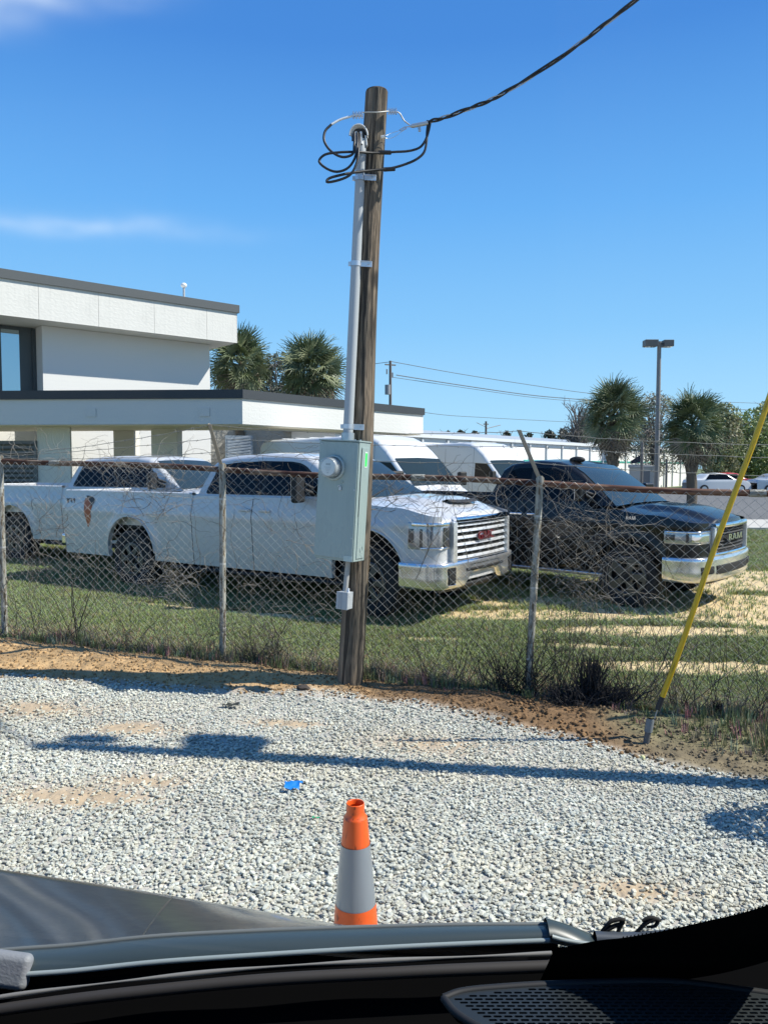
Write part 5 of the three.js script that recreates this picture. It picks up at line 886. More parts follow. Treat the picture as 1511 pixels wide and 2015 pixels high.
  const outline = (g) => [[L[0], L[1] + g], [C0[0] + g * 0.45, C0[1] + g], [R[0] + g, R[1] + g * 0.4], back(R, 1.5), back(C1, 1.5), [C1[0] - 2.4, C1[1]], [L1[0], L1[1] - 0.6]];
  slab(outline(0), ys0, ys1, 'canopy_fascia', canM);
  slab(outline(0.06), ys1, yb, 'canopy_coping', std(0.03, 0.036, 0.042, 0.6));
  slab(outline(-0.10).map((p) => p), ys0 - 0.03, ys0 - 0.002, 'canopy_soffit', stuccoM(0.70, 0.64, 0.52));
  for (const [p0, p1, d, h] of [[223, 263, 25.2, 0], [297, 347, 24.2, 0]]) { const a = P(p0, 860, d), b = P(p1, 860, d), w = b.x - a.x; new MB().box((a.x + b.x) / 2, ys0 / 2 - 0.03, -d - w / 2, w, ys0, w, 0.05).build('column', stuccoM(0.66, 0.62, 0.55), o); }
  for (const px of [183, 405]) { const p = onLine(L, C0, px); new MB().box(p[0], 3.42, p[1] + 0.015, 0.30, 0.24, 0.02, -0.055).build('panel_cover', canM, o); }
  // dark lower window and wing wall seen under the canopy
  { const w = thing('lower_window', 'dark louvred window of the office wall at the far left, behind the mesh', 'window', [P(37, 905, 23.2).x, 1.05, -23.2], -0.05); new MB().box(0, 0.85, 0, 1.15, 1.5, 0.1).build('frame', std(0.12, 0.13, 0.13, 0.6), w); for (let k = 0; k < 10; k++) new MB().box(0, 0.2 + k * 0.14, 0.05, 1.0, 0.10, 0.02, 0, 0, 0.5).build('slat', std(0.05, 0.055, 0.06, 0.4), w); new MB().box(0, -0.5, -0.06, 1.4, 1.1, 0.12).box(-0.9, 0.85, -0.06, 0.55, 1.6, 0.12).box(1.08, 1.0, -0.075, 1.0, 4.1, 0.10).build('wall', stuccoM(0.64, 0.62, 0.56), w); }
  { const v = P(361, 590, 29.2); const vp = thing('roof_vent', 'small pale vent pipe with round cap on the roof edge of the office building', 'vent', [v.x * 1.03, 8.3, -30.2]); new MB().tube([V(0, 0, 0), V(0, 0.48, 0)], 0.045, 8).build('pipe', M.pvc, vp); const g = new THREE.SphereGeometry(0.12, 14, 10); g.scale(1, 0.8, 1); g.translate(0, 0.55, 0); put('cap', g, std(0.7, 0.7, 0.68, 0.5), vp); }
  const wing = thing('wing_building', 'grey textured low wing with blinds in its window behind the white vans', 'building', [P(452, 870, 37).x, 0, -37]);
  new MB().box(0.3, 1.9, -1, 5.5, 3.8, 2, 0.4).build('wall', std(0.30, 0.29, 0.26, 0.95, { bumpMap: rep(grainTex, 4, 4), bumpScale: 0.05 }), wing);
  const ww = new MB().box(0.55, 2.7, 0.55, 1.3, 1.3, 0.06, 0.4).build('window', std(0.2, 0.24, 0.28, 0.5), wing); for (let k = 0; k < 9; k++) new MB().box(0.57, 2.15 + k * 0.135, 0.60, 1.1, 0.08, 0.02, 0.4, 0, 0.4).build('slat', std(0.5, 0.54, 0.58, 0.5), ww);
}
// ---------------------------------------------------------------- long white warehouse at the back
{
  const A = [1.4, -41], u = [0.612, -0.791], n = [0.791, 0.612], Lh = 51, E = [A[0] + u[0] * Lh, A[1] + u[1] * Lh], o = thing('warehouse', 'long low white warehouse with pale grey metal roof behind the vans', 'building', [0, 0, 0]);
  const S = [A[0] - u[0] * 6, A[1] - u[1] * 6];
  const yE = 3.62, yR = 4.7, dep = 20;
  wallSlab(new MB(), S, E, 0, yE, dep).build('wall', std(0.76, 0.76, 0.74, 0.8), o);
  const off = (p, k, s = 0) => [p[0] + n[0] * k + u[0] * s, p[1] + n[1] * k + u[1] * s];
  const rb = new MB(), e0 = off(S, 0.10, -0.4), e1 = off(E, 0.10, 0.4), r0 = off(S, -10, -0.4), r1 = off(E, -10, 0.4), b0 = off(S, -dep - 0.5, -0.4), b1 = off(E, -dep - 0.5, 0.4);
  const v = (p, y) => V(p[0], y, p[1]);
  rb.quad(v(e0, yE), v(e1, yE), v(r1, yR), v(r0, yR)).quad(v(r0, yR), v(r1, yR), v(b1, yE), v(b0, yE)).quad(v(e0, yE - 0.02), v(b0, yE - 0.02), v(b1, yE - 0.02), v(e1, yE - 0.02)).tri(v(e1, yE), v(b1, yE), v(r1, yR));
  rb.build('roof', std(0.40, 0.43, 0.45, 0.55, { metalness: 0.2 }), o);
  wallSlab(new MB(), off(S, 0.19, -0.4), off(E, 0.19, 0.4), yE - 0.16, yE + 0.03, 0.09).build('gutter', std(0.62, 0.64, 0.65, 0.5), o);
  const st = std(0.06, 0.36, 0.30, 0.6);
  for (let k = 0; k < 22; k++) { const p = off(S, 0.06, 2 + k * 2.5); new MB().box(p[0], 1.72, p[1], 0.14, 3.4, 0.1, Math.atan2(-u[1], u[0])).build('downspout', std(0.55, 0.57, 0.58, 0.5), o); }
  wallSlab(new MB(), off(S, 0.045), off(E, 0.045), 2.25, 2.37, 0.04).build('stripe', st, o);
  { const p = P(1262, 920, 62), d = thing('storage_shed', 'small beige shed before the far end of the white warehouse', 'shed', [p.x, 0, -62], -0.3); new MB().box(0, 0.95, 0, 1.9, 1.9, 1.6).build('wall', std(0.42, 0.40, 0.36, 0.8), d); new MB().box(0, 1.97, 0, 2.1, 0.12, 1.8, 0, 0, 0.08).build('roof', std(0.3, 0.31, 0.31, 0.7), d); new MB().box(0.35, 0.9, 0.81, 0.5, 1.3, 0.03).build('door', std(0.16, 0.16, 0.16, 0.7), d); }
}
// ---------------------------------------------------------------- poles, lamp, wires
{
  const L = P(1294, 800, 34), o = thing('parking_lamp', 'tall grey parking lot lamp with two box heads between the right palms', 'street lamp', [L.x, 0, -34]);
  const m = std(0.23, 0.22, 0.21, 0.6, { metalness: 0.3 }), H = P(1294, 672, 34).y;
  new MB().tube([V(0, 0, 0), V(0, H, 0)], (t) => lerp(0.115, 0.085, t), 14).build('shaft', m, o);
  new MB().tube([V(0, 0, 0), V(0, 0.05, 0), V(0, 0.5, 0)], (t) => t < 0.1 ? 0.24 : 0.17, 14).build('base_cover', std(0.4, 0.4, 0.38, 0.9), o);
  const hd = std(0.11, 0.105, 0.10, 0.5);
  for (const [x, w, y] of [[-0.40, 0.56, -0.09], [0.34, 0.42, -0.10]]) { const h = new MB().box(x, H + y, 0.05, w, 0.28, 0.46, 0, 0, 0, 0.02).build('lamp_head', hd, o); new MB().box(x, H + y - 0.145, 0.05, w * 0.8, 0.012, 0.36).build('lens', M.lens, h); new MB().box(x * 0.36, H - 0.1, 0.0, 0.16, 0.07, 0.07).build('arm', hd, o); }
  const pole = (label, px, d, py0, arms, r = 0.15) => { const p = P(px, py0, d), q = thing('utility_pole', label, 'utility pole', [p.x, 0, -d], 0.5); new MB().tube([V(0, 0, 0), V(0, p.y, 0)], (t) => lerp(r * 1.25, r * 0.85, t), 10).build('shaft', std(0.12, 0.105, 0.095, 0.95), q); for (const [dy, len] of arms) { new MB().box(0, p.y - dy, 0, len, 0.12, 0.12).build('crossarm', std(0.13, 0.115, 0.10, 0.95), q); } return [q, p]; };
  const [a, pa] = pole('distant utility pole with transformer right behind the meter pole', 768, 78, 710, [[0.4, 1.2]]);
  { const g = new THREE.CylinderGeometry(0.28, 0.28, 0.95, 14); g.translate(-0.42, pa.y - 2.9, 0.2); put('transformer', g, std(0.2, 0.21, 0.22, 0.6), a); new MB().box(-0.4, pa.y - 1.1, 0, 0.1, 0.5, 0.1).box(0.25, pa.y - 1.4, 0, 0.1, 0.5, 0.1).build('cutout', std(0.12, 0.12, 0.12, 0.6), a); }
  const [b, pb] = pole('small distant utility pole with thin arms above the white vans', 956, 95, 829, [[0.35, 0.7]], 0.14);
  { new MB().tube([V(0, pb.y - 0.9, 0), V(2.2, pb.y - 0.4, 0)], 0.05, 5).tube([V(0, pb.y - 0.7, 0), V(-1.4, pb.y - 0.2, 0)], 0.04, 5).build('lamp_arm', std(0.3, 0.3, 0.3, 0.6), b); }
  { const p = P(1263, 870, 58), q = thing('flag_pole', 'dark pole with a small dark pennant before the white warehouse', 'flag pole', [p.x, 0, -58]); new MB().tube([V(0, 0, 0), V(0, p.y, 0)], 0.11, 10).build('shaft', std(0.14, 0.13, 0.12, 0.8), q); const f = new MB(); f.grid(5, 4, (i, j) => V(-0.12 - i * 0.17, P(0, 893, 58).y - 0.05 - j * 0.2 * (1 - i / 6) - i * 0.12, 0.03 * Math.sin(i * 1.5))); f.build('pennant', std(0.02, 0.022, 0.035, 0.8), q); }
  { const p = P(1311, 905, 60), q = thing('bollard_post', 'short dark post right of the parking lamp before the warehouse', 'post', [p.x, 0, -60]); new MB().tube([V(0, 0, 0), V(0, p.y, 0), V(0, p.y + 0.05, 0)], (t) => t > 0.95 ? 0.05 : 0.09, 10).build('shaft', std(0.13, 0.12, 0.11, 0.8), q); }
  const wire = (label, pts, r) => { const w = thing('power_line', label, 'power line', [0, 0, 0]); new MB().tube(curve(pts.map(([x, y, d]) => P(x, y, d)), 40), r, 5).build('strand', std(0.10, 0.12, 0.14, 0.6), w); };
  wire('highest distant power line sloping down from the utility pole to the right palms', [[768, 711, 78], [900, 735, 84], [1040, 757, 90], [1160, 774, 96], [1300, 785, 104], [1511, 794, 118], [1900, 800, 140]], 0.035);
  wire('lower thick distant power line from the utility pole toward the right palms', [[780, 738, 78], [900, 757, 84], [1040, 777, 90], [1140, 786, 96], [1300, 798, 104], [1511, 808, 118], [1900, 815, 140]], 0.05);
  wire('thin lower telephone line passing behind the right palms', [[770, 742, 78], [900, 761, 84], [1040, 781, 90], [1150, 791, 96], [1300, 802, 104], [1511, 813, 118], [1900, 822, 140]], 0.03);
  wire('faint lowest power line above the distant treetops', [[770, 800, 80], [860, 815, 86], [960, 822, 95], [1110, 830, 104], [1400, 845, 120]], 0.03);
  wire('short line from the left side of the distant utility pole to the meter pole side', [[768, 712, 78], [735, 716, 80], [600, 728, 95]], 0.03);
}
// ---------------------------------------------------------------- palms
const fanGeo = (seed, droop, dead) => {
  const b = new MB(), r = rng(seed), n = dead ? 18 : 26, pet = 0.75;
  b.tube([V(0, 0, 0), V(pet * 0.5, 0.03, 0), V(pet, 0, 0)], (t) => 0.022 * (1 - 0.5 * t), 4, false);
  for (let k = 0; k < n; k++) {
    const a = (k / (n - 1) - 0.5) * (dead ? 3.0 : 4.2), L = (0.62 + 0.28 * Math.cos(a * 0.6)) * (0.85 + 0.3 * r()), w = 0.030 + 0.008 * r();
    const d = V(Math.cos(a), 0, Math.sin(a)), s = V(-d.z, 0, d.x).multiplyScalar(w), o = V(pet - 0.05, 0.02 * Math.abs(a), 0), rows = 4, pts = [];
    for (let q = 0; q <= rows; q++) { const t = q / rows, p = o.clone().addScaledVector(d, L * t * (1 - 0.12 * t)); p.y += 0.16 * Math.abs(Math.sin(a)) * t - droop * t * t * (0.5 + 0.7 * r()); p.z += (r() - 0.5) * 0.03; pts.push(p); }
    for (let q = 0; q < rows; q++) { const f = (t) => t < 0.3 ? 0.5 + t * 1.6 : 1 - (t - 0.3) * 1.38, w0 = f(q / rows), w1 = f((q + 1) / rows), A = pts[q], B = pts[q + 1], up = V(0, 0.014, 0);
      b.quad(A.clone().addScaledVector(s, -w0), A.clone().add(up), B.clone().add(up), B.clone().addScaledVector(s, -w1)); b.quad(A.clone().add(up), A.clone().addScaledVector(s, w0), B.clone().addScaledVector(s, w1), B.clone().add(up)); }
  }
  return b.geo();
};
const fans = [fanGeo(1, 0.25), fanGeo(2, 0.45), fanGeo(3, 0.15)], deadFans = [fanGeo(7, 0.8, true), fanGeo(8, 1.0, true)];
const leafM = [[0.16, 0.20, 0.085], [0.125, 0.165, 0.07], [0.22, 0.25, 0.13], [0.095, 0.125, 0.055]].map((c) => new THREE.MeshPhysicalMaterial({ color: C(...c), roughness: 0.55, transmission: 0.15, thickness: 0 })), deadM = [std(0.20, 0.165, 0.12, 0.95), std(0.12, 0.10, 0.08, 0.95), std(0.28, 0.24, 0.18, 0.95)];
function palm(label, px, pyTop, pyBot, pxW, d, seed, deadN) {
  const top = P(px, pyTop, d), bot = P(px, pyBot, d), o = thing('palm_tree', label, 'palm tree', [top.x, 0, -d]), r = rng(seed), Hc = lerp(bot.y, top.y, 0.56), R = pxW / F * d / 2, sc = R / 1.5;
  const b = new MB(); b.tube(Array.from({ length: 14 }, (_, k) => V(0.05 * Math.sin(k * 0.5), Hc * k / 13, 0)), (t) => 0.19 + 0.05 * Math.sin(t * 40) * t, 12); const trunk = b.build('trunk', std(0.16, 0.135, 0.105, 0.95, { bumpMap: rep(grainTex, 3, 12), bumpScale: 0.06 }), o);
  const bo = new MB(); for (let k = 0; k < 46; k++) { const a = k * 2.4, y = Hc * (0.5 + 0.5 * k / 46); bo.tube([V(Math.cos(a) * 0.17, y, Math.sin(a) * 0.17), V(Math.cos(a) * 0.25, y + 0.2, Math.sin(a) * 0.25)], (t) => 0.06 - 0.035 * t, 4); } bo.build('leaf_stubs', deadM[0], trunk);
  const add = (nm, g, m, a, el, s, roll) => { const f = put(nm, g, m, o); f.rotation.order = 'YZX'; f.rotation.set(roll, a, el); f.position.set(0, Hc + 0.1 * Math.sin(el), 0); f.scale.setScalar(s); };
  for (let k = 0; k < 62; k++) { const t = k / 62, el = lerp(1.5, -1.0, Math.pow(t, 0.85)), a = k * 2.39996 + r() * 0.5; add('frond', fans[Math.floor(r() * 3)], leafM[Math.floor(r() * 4)], a, el + (r() - 0.5) * 0.4, sc * (0.85 + 0.25 * r()), (r() - 0.5) * 2.6); }
  for (let k = 0; k < deadN; k++) { const t = k / deadN, el = lerp(-0.75, -1.45, t), a = k * 2.39996 + r(); add('dead_frond', deadFans[k % 2], deadM[Math.floor(r() * 3)], a, el, sc * (0.85 + 0.25 * r()), (r() - 0.5) * 2.2); }
}
palm('fan palm left of the parking lamp, the taller of the two right palms', 1208, 740, 918, 148, 30, 401, 30);
palm('fan palm right of the parking lamp with brown hanging fronds', 1363, 764, 934, 142, 29, 402, 34);
palm('fan palm rising against the edge of the office roof', 471, 652, 800, 150, 37, 403, 10);
palm('fan palm just left of the meter pole behind the canopy', 614, 668, 815, 158, 38, 404, 12);
// ---------------------------------------------------------------- trees behind
const leafGeo = (() => { const b = new MB(); b.quad(V(-0.5, 0, 0), V(0, 0.06, -0.28), V(0.5, 0, 0), V(0, 0.06, 0.28)); return b; })();
function tree(label, kind, px, d, pyTop, pyBase, pxW, seed, leafN, leafSize, tones, twigN) {
  const top = P(px, pyTop, d), o = thing(kind, label, 'tree', [top.x, 0, -d]), r = rng(seed), H = top.y, R = pxW / F * d / 2, y0 = Math.max(0.2, P(px, pyBase, d).y);
  const b = new MB(), ends = [];
  b.tube([V(0, -0.2, 0), V(0.1 * R, H * 0.25, 0), V(0, H * 0.5, 0.1 * R)], (t) => H * 0.035 * (1 - 0.5 * t), 8);
  for (let k = 0; k < twigN; k++) { const a = r() * 6.28, s = V(0, H * (0.2 + 0.4 * r()), 0), e = V(Math.cos(a) * R * (0.4 + 0.55 * r()), lerp(y0, H, 0.25 + 0.75 * r()), Math.sin(a) * R * 0.7 * r()), m = s.clone().lerp(e, 0.5).add(V((r() - 0.5) * 0.3 * R, 0.1 * H, (r() - 0.5) * 0.3 * R)), pts = curve([s, m, e], 7); b.tube(pts, (t) => H * 0.011 * (1 - 0.85 * t), 4, false); ends.push(pts); 
    for (let q = 0; q < 5; q++) { const p = pts[2 + Math.floor(r() * 5)], d2 = V(r() - 0.5, r() * 0.9 - 0.15, r() - 0.5).normalize().multiplyScalar(R * (0.15 + 0.3 * r())); b.tube([p, p.clone().addScaledVector(d2, 0.5).add(V(0, 0.02 * H, 0)), p.clone().add(d2)], (t) => H * 0.0035 * (1 - 0.7 * t), 3, false); } }
  b.build('trunk', std(0.14, 0.125, 0.11, 0.95), o);
  const per = Math.ceil(leafN / tones.length);
  if (leafN) tones.forEach((c, ti) => {
    const f = new MB(), blobs = []; for (let k = 0; k < 26; k++) { const a = r() * 6.28, y = r(), w = Math.sin(Math.PI * (0.12 + 0.8 * y)); blobs.push([V(Math.cos(a) * R * 0.75 * w * Math.sqrt(r()), lerp(y0, H * 0.95, y), Math.sin(a) * R * 0.6 * w * Math.sqrt(r())), R * (0.16 + 0.16 * r())]); }
    for (let k = 0; k < per; k++) { const [c0, br] = blobs[Math.floor(r() * blobs.length)], v = V(r() * 2 - 1, r() * 2 - 1, r() * 2 - 1); if (v.lengthSq() > 1) v.normalize(); const p = c0.clone().addScaledVector(v, br); if (p.y < 0.1) continue; const s = leafSize * (0.6 + 0.8 * r()), u = V(r() - 0.5, r() - 0.5, r() - 0.5).normalize(), w = u.clone().cross(V(r() - 0.5, r() - 0.5, r() - 0.5)).normalize(); f.quad(p.clone().addScaledVector(u, -s), p.clone().addScaledVector(w, s * 0.5), p.clone().addScaledVector(u, s), p.clone().addScaledVector(w, -s * 0.5)); }
    f.build('crown', new THREE.MeshPhysicalMaterial({ color: C(...c), roughness: 0.7, transmission: 0.4, thickness: 0 }), o);
  });
}
tree('dense green tree at the right edge behind the yellow guard', 'green_tree', 1462, 70, 822, 960, 200, 501, 11000, 0.17, [[0.22, 0.28, 0.09], [0.32, 0.36, 0.12], [0.15, 0.21, 0.07]], 26);
tree('second green tree at the right edge, yellower and taller', 'green_tree', 1530, 78, 800, 960, 200, 502, 9000, 0.19, [[0.32, 0.33, 0.12], [0.22, 0.27, 0.09]], 24);
tree('grey budding tree between and behind the two right palms', 'budding_tree', 1290, 62, 778, 940, 150, 503, 4200, 0.10, [[0.28, 0.265, 0.20], [0.22, 0.22, 0.15]], 40);
tree('grey budding tree right of the right palm', 'budding_tree', 1418, 66, 790, 945, 130, 504, 7000, 0.14, [[0.30, 0.29, 0.16], [0.24, 0.27, 0.12]], 24);
tree('pale bare tree just left of the taller right palm', 'bare_tree', 1138, 64, 786, 900, 90, 505, 500, 0.08, [[0.15, 0.135, 0.11]], 60);
tree('grey leafless treetop left of the taller right palm behind the warehouse', 'bare_tree', 1160, 75, 800, 900, 80, 506, 900, 0.10, [[0.15, 0.14, 0.12]], 60);
tree('grey treetop between the two left palms', 'budding_tree', 545, 60, 690, 830, 130, 507, 3000, 0.12, [[0.10, 0.11, 0.07]], 40);
[[838, 110, 848, 40], [878, 120, 844, 30], [905, 118, 842, 34], [935, 125, 847, 30], [995, 115, 846, 40], [1040, 120, 851, 36], [1080, 112, 846, 40], [1108, 105, 842, 56], [1125, 110, 848, 60]].forEach(([px, d, y, w], k) => tree(['distant dark treetop nearest the canopy end, above the warehouse roof', 'second distant treetop from the canopy end above the warehouse roof', 'distant treetop left of the small utility pole above the roof', 'small distant treetop just left of the small utility pole', 'distant treetop just right of the small utility pole', 'distant treetop above the right post arm of the fence', 'distant treetop right of the fence arm above the warehouse roof', 'broad distant treetop left of the pale bare tree', 'broad distant treetop under the pale bare tree'][k], 'distant_tree', px, d, y, 900, w, 600 + k, 700, 0.28, [[0.05, 0.065, 0.035], [0.08, 0.08, 0.05]], 10));
// ---------------------------------------------------------------- the van we sit in: bonnet, cowl, dashboard, windscreen, roof and pillars
{
  const o = thing('van_interior', 'dark bonnet, cowl and black dashboard of the vehicle the view is from', 'vehicle', [0, 0, 0]);
  const line = (pts, n) => new THREE.CatmullRomCurve3(pts.map(([x, y, d]) => P(x, y, d)), false, 'centripetal').getSpacedPoints(n);
  const N = 60, near = line([[-900, 2060, 1.0], [-400, 1950, 1.0], [-80, 1884, 1.0], [150, 1860, 1.0], [300, 1844, 1.0], [500, 1834, 1.0], [650, 1830, 1.0], [760, 1830, 1.0]], N), far = line([[-900, 1560, 1.32], [-400, 1640, 1.32], [-80, 1700, 1.32], [0, 1711, 1.32], [200, 1740, 1.29], [400, 1773, 1.24], [550, 1799, 1.16], [650, 1816, 1.08], [762, 1831, 1.015]], N);
  const paint = phys(0.032, 0.038, 0.046, 0.38, { clearcoat: 1, clearcoatRoughness: 0.10, bumpMap: rep(grainTex, 5, 2), bumpScale: 0.0015 });
  const b = new MB(); b.grid(N + 1, 22, (i, j) => { const a = near[i], c = far[i]; if (j <= 12) { const t = j / 12, p = a.clone().lerp(c, t); p.y += 0.012 * Math.sin(Math.PI * t) * a.distanceTo(c) + 0.004 * Math.sin(i * 0.35 + t * 3) * t * (1 - t); return p; } const q = (j - 12) / 9; return c.clone().add(V(0.10 * q + 0.03, -0.9 * q * q - 0.02 * q, -0.06 * Math.sin(q * Math.PI / 2) * (c.distanceTo(a) > 0.1 ? 1 : 0.3))); }, true);
  const hood = b.build('bonnet', paint, o);
  const cr = []; for (let q = 0; q <= 10; q++) { const t = 0.03 + 0.94 * q / 10, i0 = 43 - Math.round(t * 0), p = near[i0].clone().lerp(far[i0], t); p.y += 0.012 * Math.sin(Math.PI * t) * near[i0].distanceTo(far[i0]) + 0.0002; cr.push(p); } new MB().tube(cr, 0.0014, 6).build('crease', paint, hood);
  // cowl strip with a pale lower lip
  const T = line([[-900, 2070, 0.97], [-80, 1880, 0.97], [150, 1858, 0.97], [300, 1842, 0.97], [500, 1831, 0.97], [700, 1824, 0.97], [900, 1819, 0.965], [1100, 1818, 0.96]], 60), Bt = line([[-900, 2120, 0.93], [-80, 1932, 0.93], [150, 1910, 0.93], [300, 1894, 0.93], [500, 1880, 0.93], [700, 1868, 0.93], [900, 1858, 0.93], [1100, 1850, 0.93]], 60);
  const cw = new MB(); cw.grid(61, 12, (i, j) => { const t = j / 11, p = T[i].clone().lerp(Bt[i], t); const up = Math.sin(t * Math.PI); p.y += 0.006 * up; p.z += 0.006 * up; if (j === 0) p.y -= 0.02; return p; });
  cw.build('cowl', phys(0.035, 0.05, 0.052, 0.42, { clearcoat: 0.4, clearcoatRoughness: 0.3 }), o);
  new MB().tube(T.map((p) => p.clone().add(V(0, -0.001, 0))), 0.0035, 6).build('cowl_seal', std(0.13, 0.14, 0.135, 0.5), o);
  new MB().tube(Bt, 0.0032, 8).build('cowl_lip', std(0.24, 0.28, 0.28, 0.45), o);
  { const sk = new MB(); sk.grid(61, 3, (i, j) => Bt[i].clone().add(V(0, -0.001 - 0.05 * j, -0.004 - 0.01 * j)), true); sk.build('cowl_skirt', phys(0.002, 0.002, 0.0022, 0.95, { specularIntensity: 0.12 }), o); }
  const R2 = line([[-60, 1972, 0.90], [50, 1955, 0.90], [250, 1930, 0.90], [500, 1905, 0.90], [800, 1888, 0.90], [1085, 1876, 0.90]], 50); new MB().tube(R2, (t) => 0.0022 + 0.001 * Math.sin(t * 20), 6).build('glass_edge', std(0.20, 0.19, 0.17, 0.4), o);
  const R3 = R2.map((p) => p.clone().add(V(0, -0.012, 0.006))); new MB().tube(R3, 0.007, 8).build('glass_bonding', std(0.028, 0.024, 0.021, 0.7), o);
  const lb = P(18, 1908, 0.935); new MB().box(lb.x, lb.y, lb.z, 0.056, 0.042, 0.02, 0, -0.12, -0.3, 0.009).build('wiper_cover', std(0.19, 0.20, 0.215, 0.6, { bumpMap: rep(grainTex, 2, 2), bumpScale: 0.0004 }), o);
  const w = P(1122, 1836, 0.945), wc = new MB(); wc.grid(10, 9, (i, j) => { const t = i / 9, u = j / 8 * Math.PI; return V(w.x - 0.030 + t * 0.062, w.y - 0.014 * t + 0.016 * Math.sin(u) * (1 - 0.75 * t * t), w.z + 0.02 * Math.cos(u)); }); wc.build('cowl_clip', std(0.03, 0.042, 0.043, 0.4), o);
  new MB().tube(line([[1085, 1843, 0.925], [1110, 1850, 0.925], [1182, 1861, 0.925]], 10), 0.003, 6).build('cowl_lip', std(0.24, 0.28, 0.28, 0.45), o);
  new MB().tube(line([[1170, 1848, 0.95], [1260, 1850, 0.95], [1380, 1838, 0.95], [1560, 1815, 0.95]], 12), 0.010, 8).build('cowl', std(0.05, 0.06, 0.075, 0.4), o);
  // dashboard: a dark pad from under the glass to below the frame
  const blk = phys(0.002, 0.002, 0.0022, 0.95, { specularIntensity: 0.12 }), dashM = phys(0.0035, 0.004, 0.006, 0.9, { specularIntensity: 0.2, bumpMap: rep(grainTex, 30, 30), bumpScale: 0.0008 });
  const db = new MB(); const D0 = line([[-1500, 2200, 0.935], [-60, 1946, 0.935], [150, 1922, 0.935], [300, 1905, 0.935], [500, 1889, 0.935], [700, 1877, 0.935], [900, 1866, 0.935], [1100, 1857, 0.935], [1300, 1862, 0.935], [2200, 1870, 0.935]], 50);
  db.grid(51, 12, (i, j) => { const t = j / 11, p = D0[i].clone(); p.z += t * 0.20; p.y -= 0.004 + 0.045 * smooth(0, 0.25, t) + 0.02 * t; return p; }); db.build('defroster_panel', blk, o);
  const top = new MB(); top.grid(40, 14, (i, j) => { const x = lerp(-1.0, 0.62, i / 39), t = j / 13, z = lerp(-0.752, -0.30, t); return V(x, 1.278 + 0.012 * Math.sin(t * 2.0) - 0.05 * smooth(0.3, 1.0, Math.abs(x + 0.2)) - 0.25 * smooth(0.75, 1, t) , z); }); top.build('dash_top', dashM, o);
  // speaker grille let into the dash top at the right
  {
    const sp = new THREE.Shape(), o0 = [[872, 1968], [905, 1956], [1000, 1946], [1160, 1938], [1320, 1936], [1430, 1948], [1580, 1972], [1720, 2010], [1640, 2090], [1200, 2075], [990, 2045], [900, 2000]];
    const plane = 1.301, w3 = o0.map(([x, y]) => G(x, y, plane)); w3.forEach((p, i) => i ? sp.lineTo(p.x, -p.z) : sp.moveTo(p.x, -p.z));
    const inside = (x, y) => { let c = false; for (let i = 0, j = w3.length - 1; i < w3.length; j = i++) { const a = w3[i], q = w3[j]; if ((-a.z > y) !== (-q.z > y) && x < (q.x - a.x) * (y + a.z) / (-q.z + a.z) + a.x) c = !c; } return c; };
    const ok = (x, y) => [[-0.008, 0], [0.008, 0], [0, 0.006], [0, -0.006], [-0.008, -0.006], [0.008, 0.006], [-0.008, 0.006], [0.008, -0.006]].every(([a, b2]) => inside(x + a, y + b2));
    let row = 0; for (let y = 0.62; y < 0.95; y += 0.0050, row++) for (let x = 0.05; x < 0.6; x += 0.0105) { const cx = x + (row % 2) * 0.00525; if (!ok(cx, y)) continue; const h = new THREE.Path(), a = 0.0034, c = 0.00145; h.moveTo(cx - a, y - c); h.lineTo(cx + a, y - c); h.lineTo(cx + a + 0.0012, y); h.lineTo(cx + a, y + c); h.lineTo(cx - a, y + c); h.lineTo(cx - a - 0.0012, y); h.closePath(); sp.holes.push(h); }
    const g = new THREE.ExtrudeGeometry(sp, { depth: 0.003, bevelEnabled: false }); g.rotateX(-Math.PI / 2); g.translate(0, plane, 0);
    const gr = put('speaker_grille', g, std(0.012, 0.016, 0.018, 0.5), o);
    const rim = w3.map((p) => p.clone().setY(plane + 0.002)); rim.push(rim[0].clone()); new MB().tube(curve(rim, 80), 0.004, 8).build('grille_rim', std(0.004, 0.0045, 0.006, 0.7), gr);
    const bk = new THREE.ShapeGeometry(new THREE.Shape(w3.map((p) => new THREE.Vector2(p.x, -p.z)))); bk.rotateX(-Math.PI / 2); bk.translate(0, plane - 0.006, 0); put('grille_backing', bk, blk, gr);
  }
  // windscreen: black printed border at the lower right corner, glass, roof and pillars
  const wz = (y) => -lerp(0.90, 0.0, (y - 1.24) / (2.22 - 1.24)), onGlass = (px, py, k = 0) => { const q = P(px, py, 1), dy = q.y - EYE; let lo = 0.05, hi = 2; for (let i = 0; i < 40; i++) { const m = (lo + hi) / 2, y = EYE + dy * m; if (-m < wz(y) - k) hi = m; else lo = m; } return V(q.x * lo, EYE + dy * lo, -lo); };
  const fr = [[1090, 1868], [1180, 1850], [1220, 1846], [1270, 1838], [1330, 1826], [1400, 1810], [1460, 1796], [1511, 1780], [1600, 1735], [1720, 1640]], fb = new MB();
  const upper = new THREE.CatmullRomCurve3(fr.map(([x, y]) => onGlass(x, y, -0.012)), false, 'centripetal').getPoints(60);
  fb.grid(61, 2, (i, j) => j ? upper[i].clone().add(V(0.05 * smooth(40, 60, i), -0.16, -0.135)) : upper[i], true); fb.build('glass_border', blk, o);
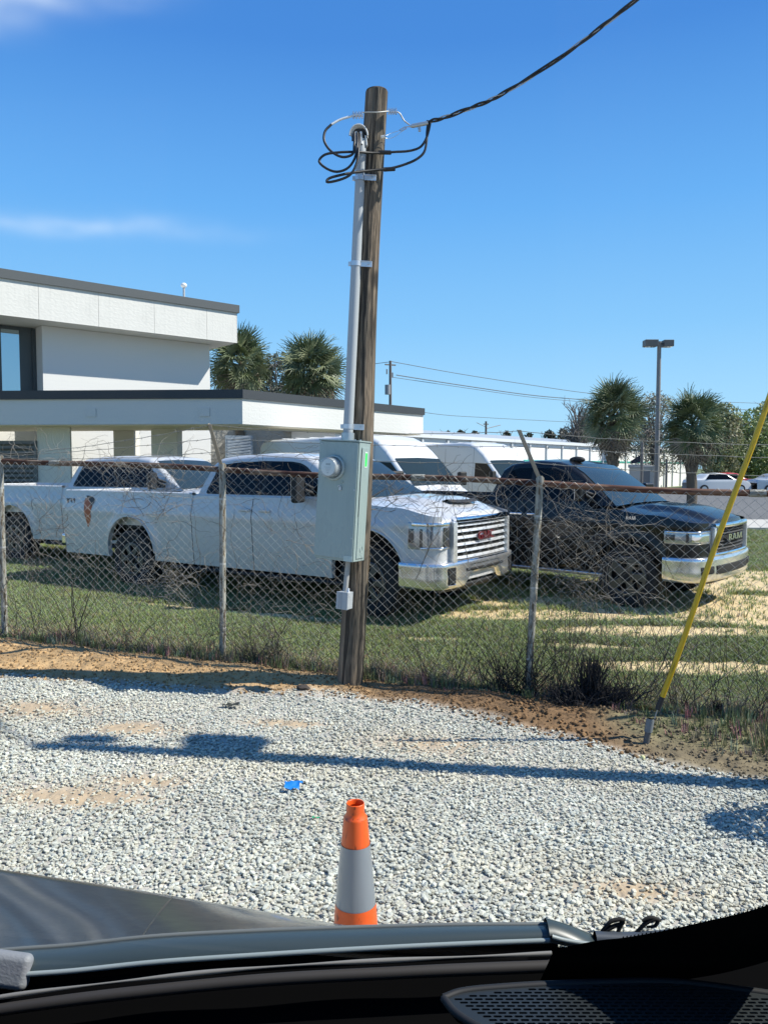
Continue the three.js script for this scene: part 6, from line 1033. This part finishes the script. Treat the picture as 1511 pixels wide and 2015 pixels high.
  const dots = new MB(); for (let i = 14; i < 60; i++) for (const [k, r] of [[0.0018, 0.0008], [0.0040, 0.0005]]) { const a = upper[i], e = new THREE.CircleGeometry(r, 8); const m4 = new THREE.Matrix4().makeTranslation(a.x, a.y + k * 0.73, a.z + k * 0.67); dots.add(e, m4); } tag(dots.build('border_dots', blk, o), undefined, null, null, 'stuff'); delete o.children[o.children.length - 1].userData.label;
  for (const s of [-1, 1]) { const x0 = s > 0 ? 0.66 : -1.35; new MB().tube([V(x0, 1.1, -0.98), V(x0 - s * 0.04, 1.8, -0.40), V(x0 - s * 0.09, 2.2, 0.02)], 0.06, 10).build('windscreen_pillar', blk, o); new MB().box(x0 + s * 0.04, 0.72, 0.9, 0.08, 1.2, 3.6, 0, 0, 0, 0.03).build('door', paint, o); new MB().box(x0, 1.75, 1.1, 0.08, 1.0, 0.25).box(x0, 1.75, 2.3, 0.08, 1.0, 0.8).build('door_pillar', blk, o); }
  new MB().box(-0.34, 2.27, 1.33, 2.02, 0.08, 2.7, 0, 0, 0, 0.03).build('roof', paint, o);
  new MB().box(-0.34, 1.45, 2.72, 2.02, 1.7, 0.06).build('rear_bulkhead', blk, o);
  const gl = new MB(); gl.grid(24, 20, (i, j) => { const x = lerp(-1.30, 0.62, i / 23), y = lerp(1.235, 2.215, j / 19); return V(x, y, wz(y) - 0.02 * (1 - ((x + 0.34) / 0.96) ** 2)); });
  gl.build('windscreen', new THREE.MeshPhysicalMaterial({ color: C(0.97, 0.985, 0.975), roughness: 0, transmission: 1, thickness: 0, ior: 1.45, specularIntensity: 0.12 }), o);
  // dry leaf stems caught on the cowl
  const lf = thing('leaf_debris', 'curled black dry leaf stems caught on the cowl under the right corner of the glass', 'leaf debris', [0, 0, 0]), q = new MB();
  for (const pts of [[[1178, 1838], [1192, 1822], [1204, 1812], [1226, 1810], [1218, 1826], [1216, 1840], [1236, 1842]], [[1236, 1842], [1252, 1834], [1268, 1818], [1284, 1809], [1294, 1810], [1288, 1822], [1272, 1824]], [[1262, 1812], [1280, 1806], [1300, 1812]], [[1184, 1836], [1200, 1826], [1222, 1816]]]) q.tube(curve(pts.map(([x, y]) => P(x, y, 0.955)), 16), (t) => 0.0016 + 0.0016 * Math.sin(t * Math.PI), 6);
  q.build('stem', std(0.012, 0.011, 0.010, 0.9), lf);
}
renderer.setSize(767, 1024);
renderer.render(scene, camera);
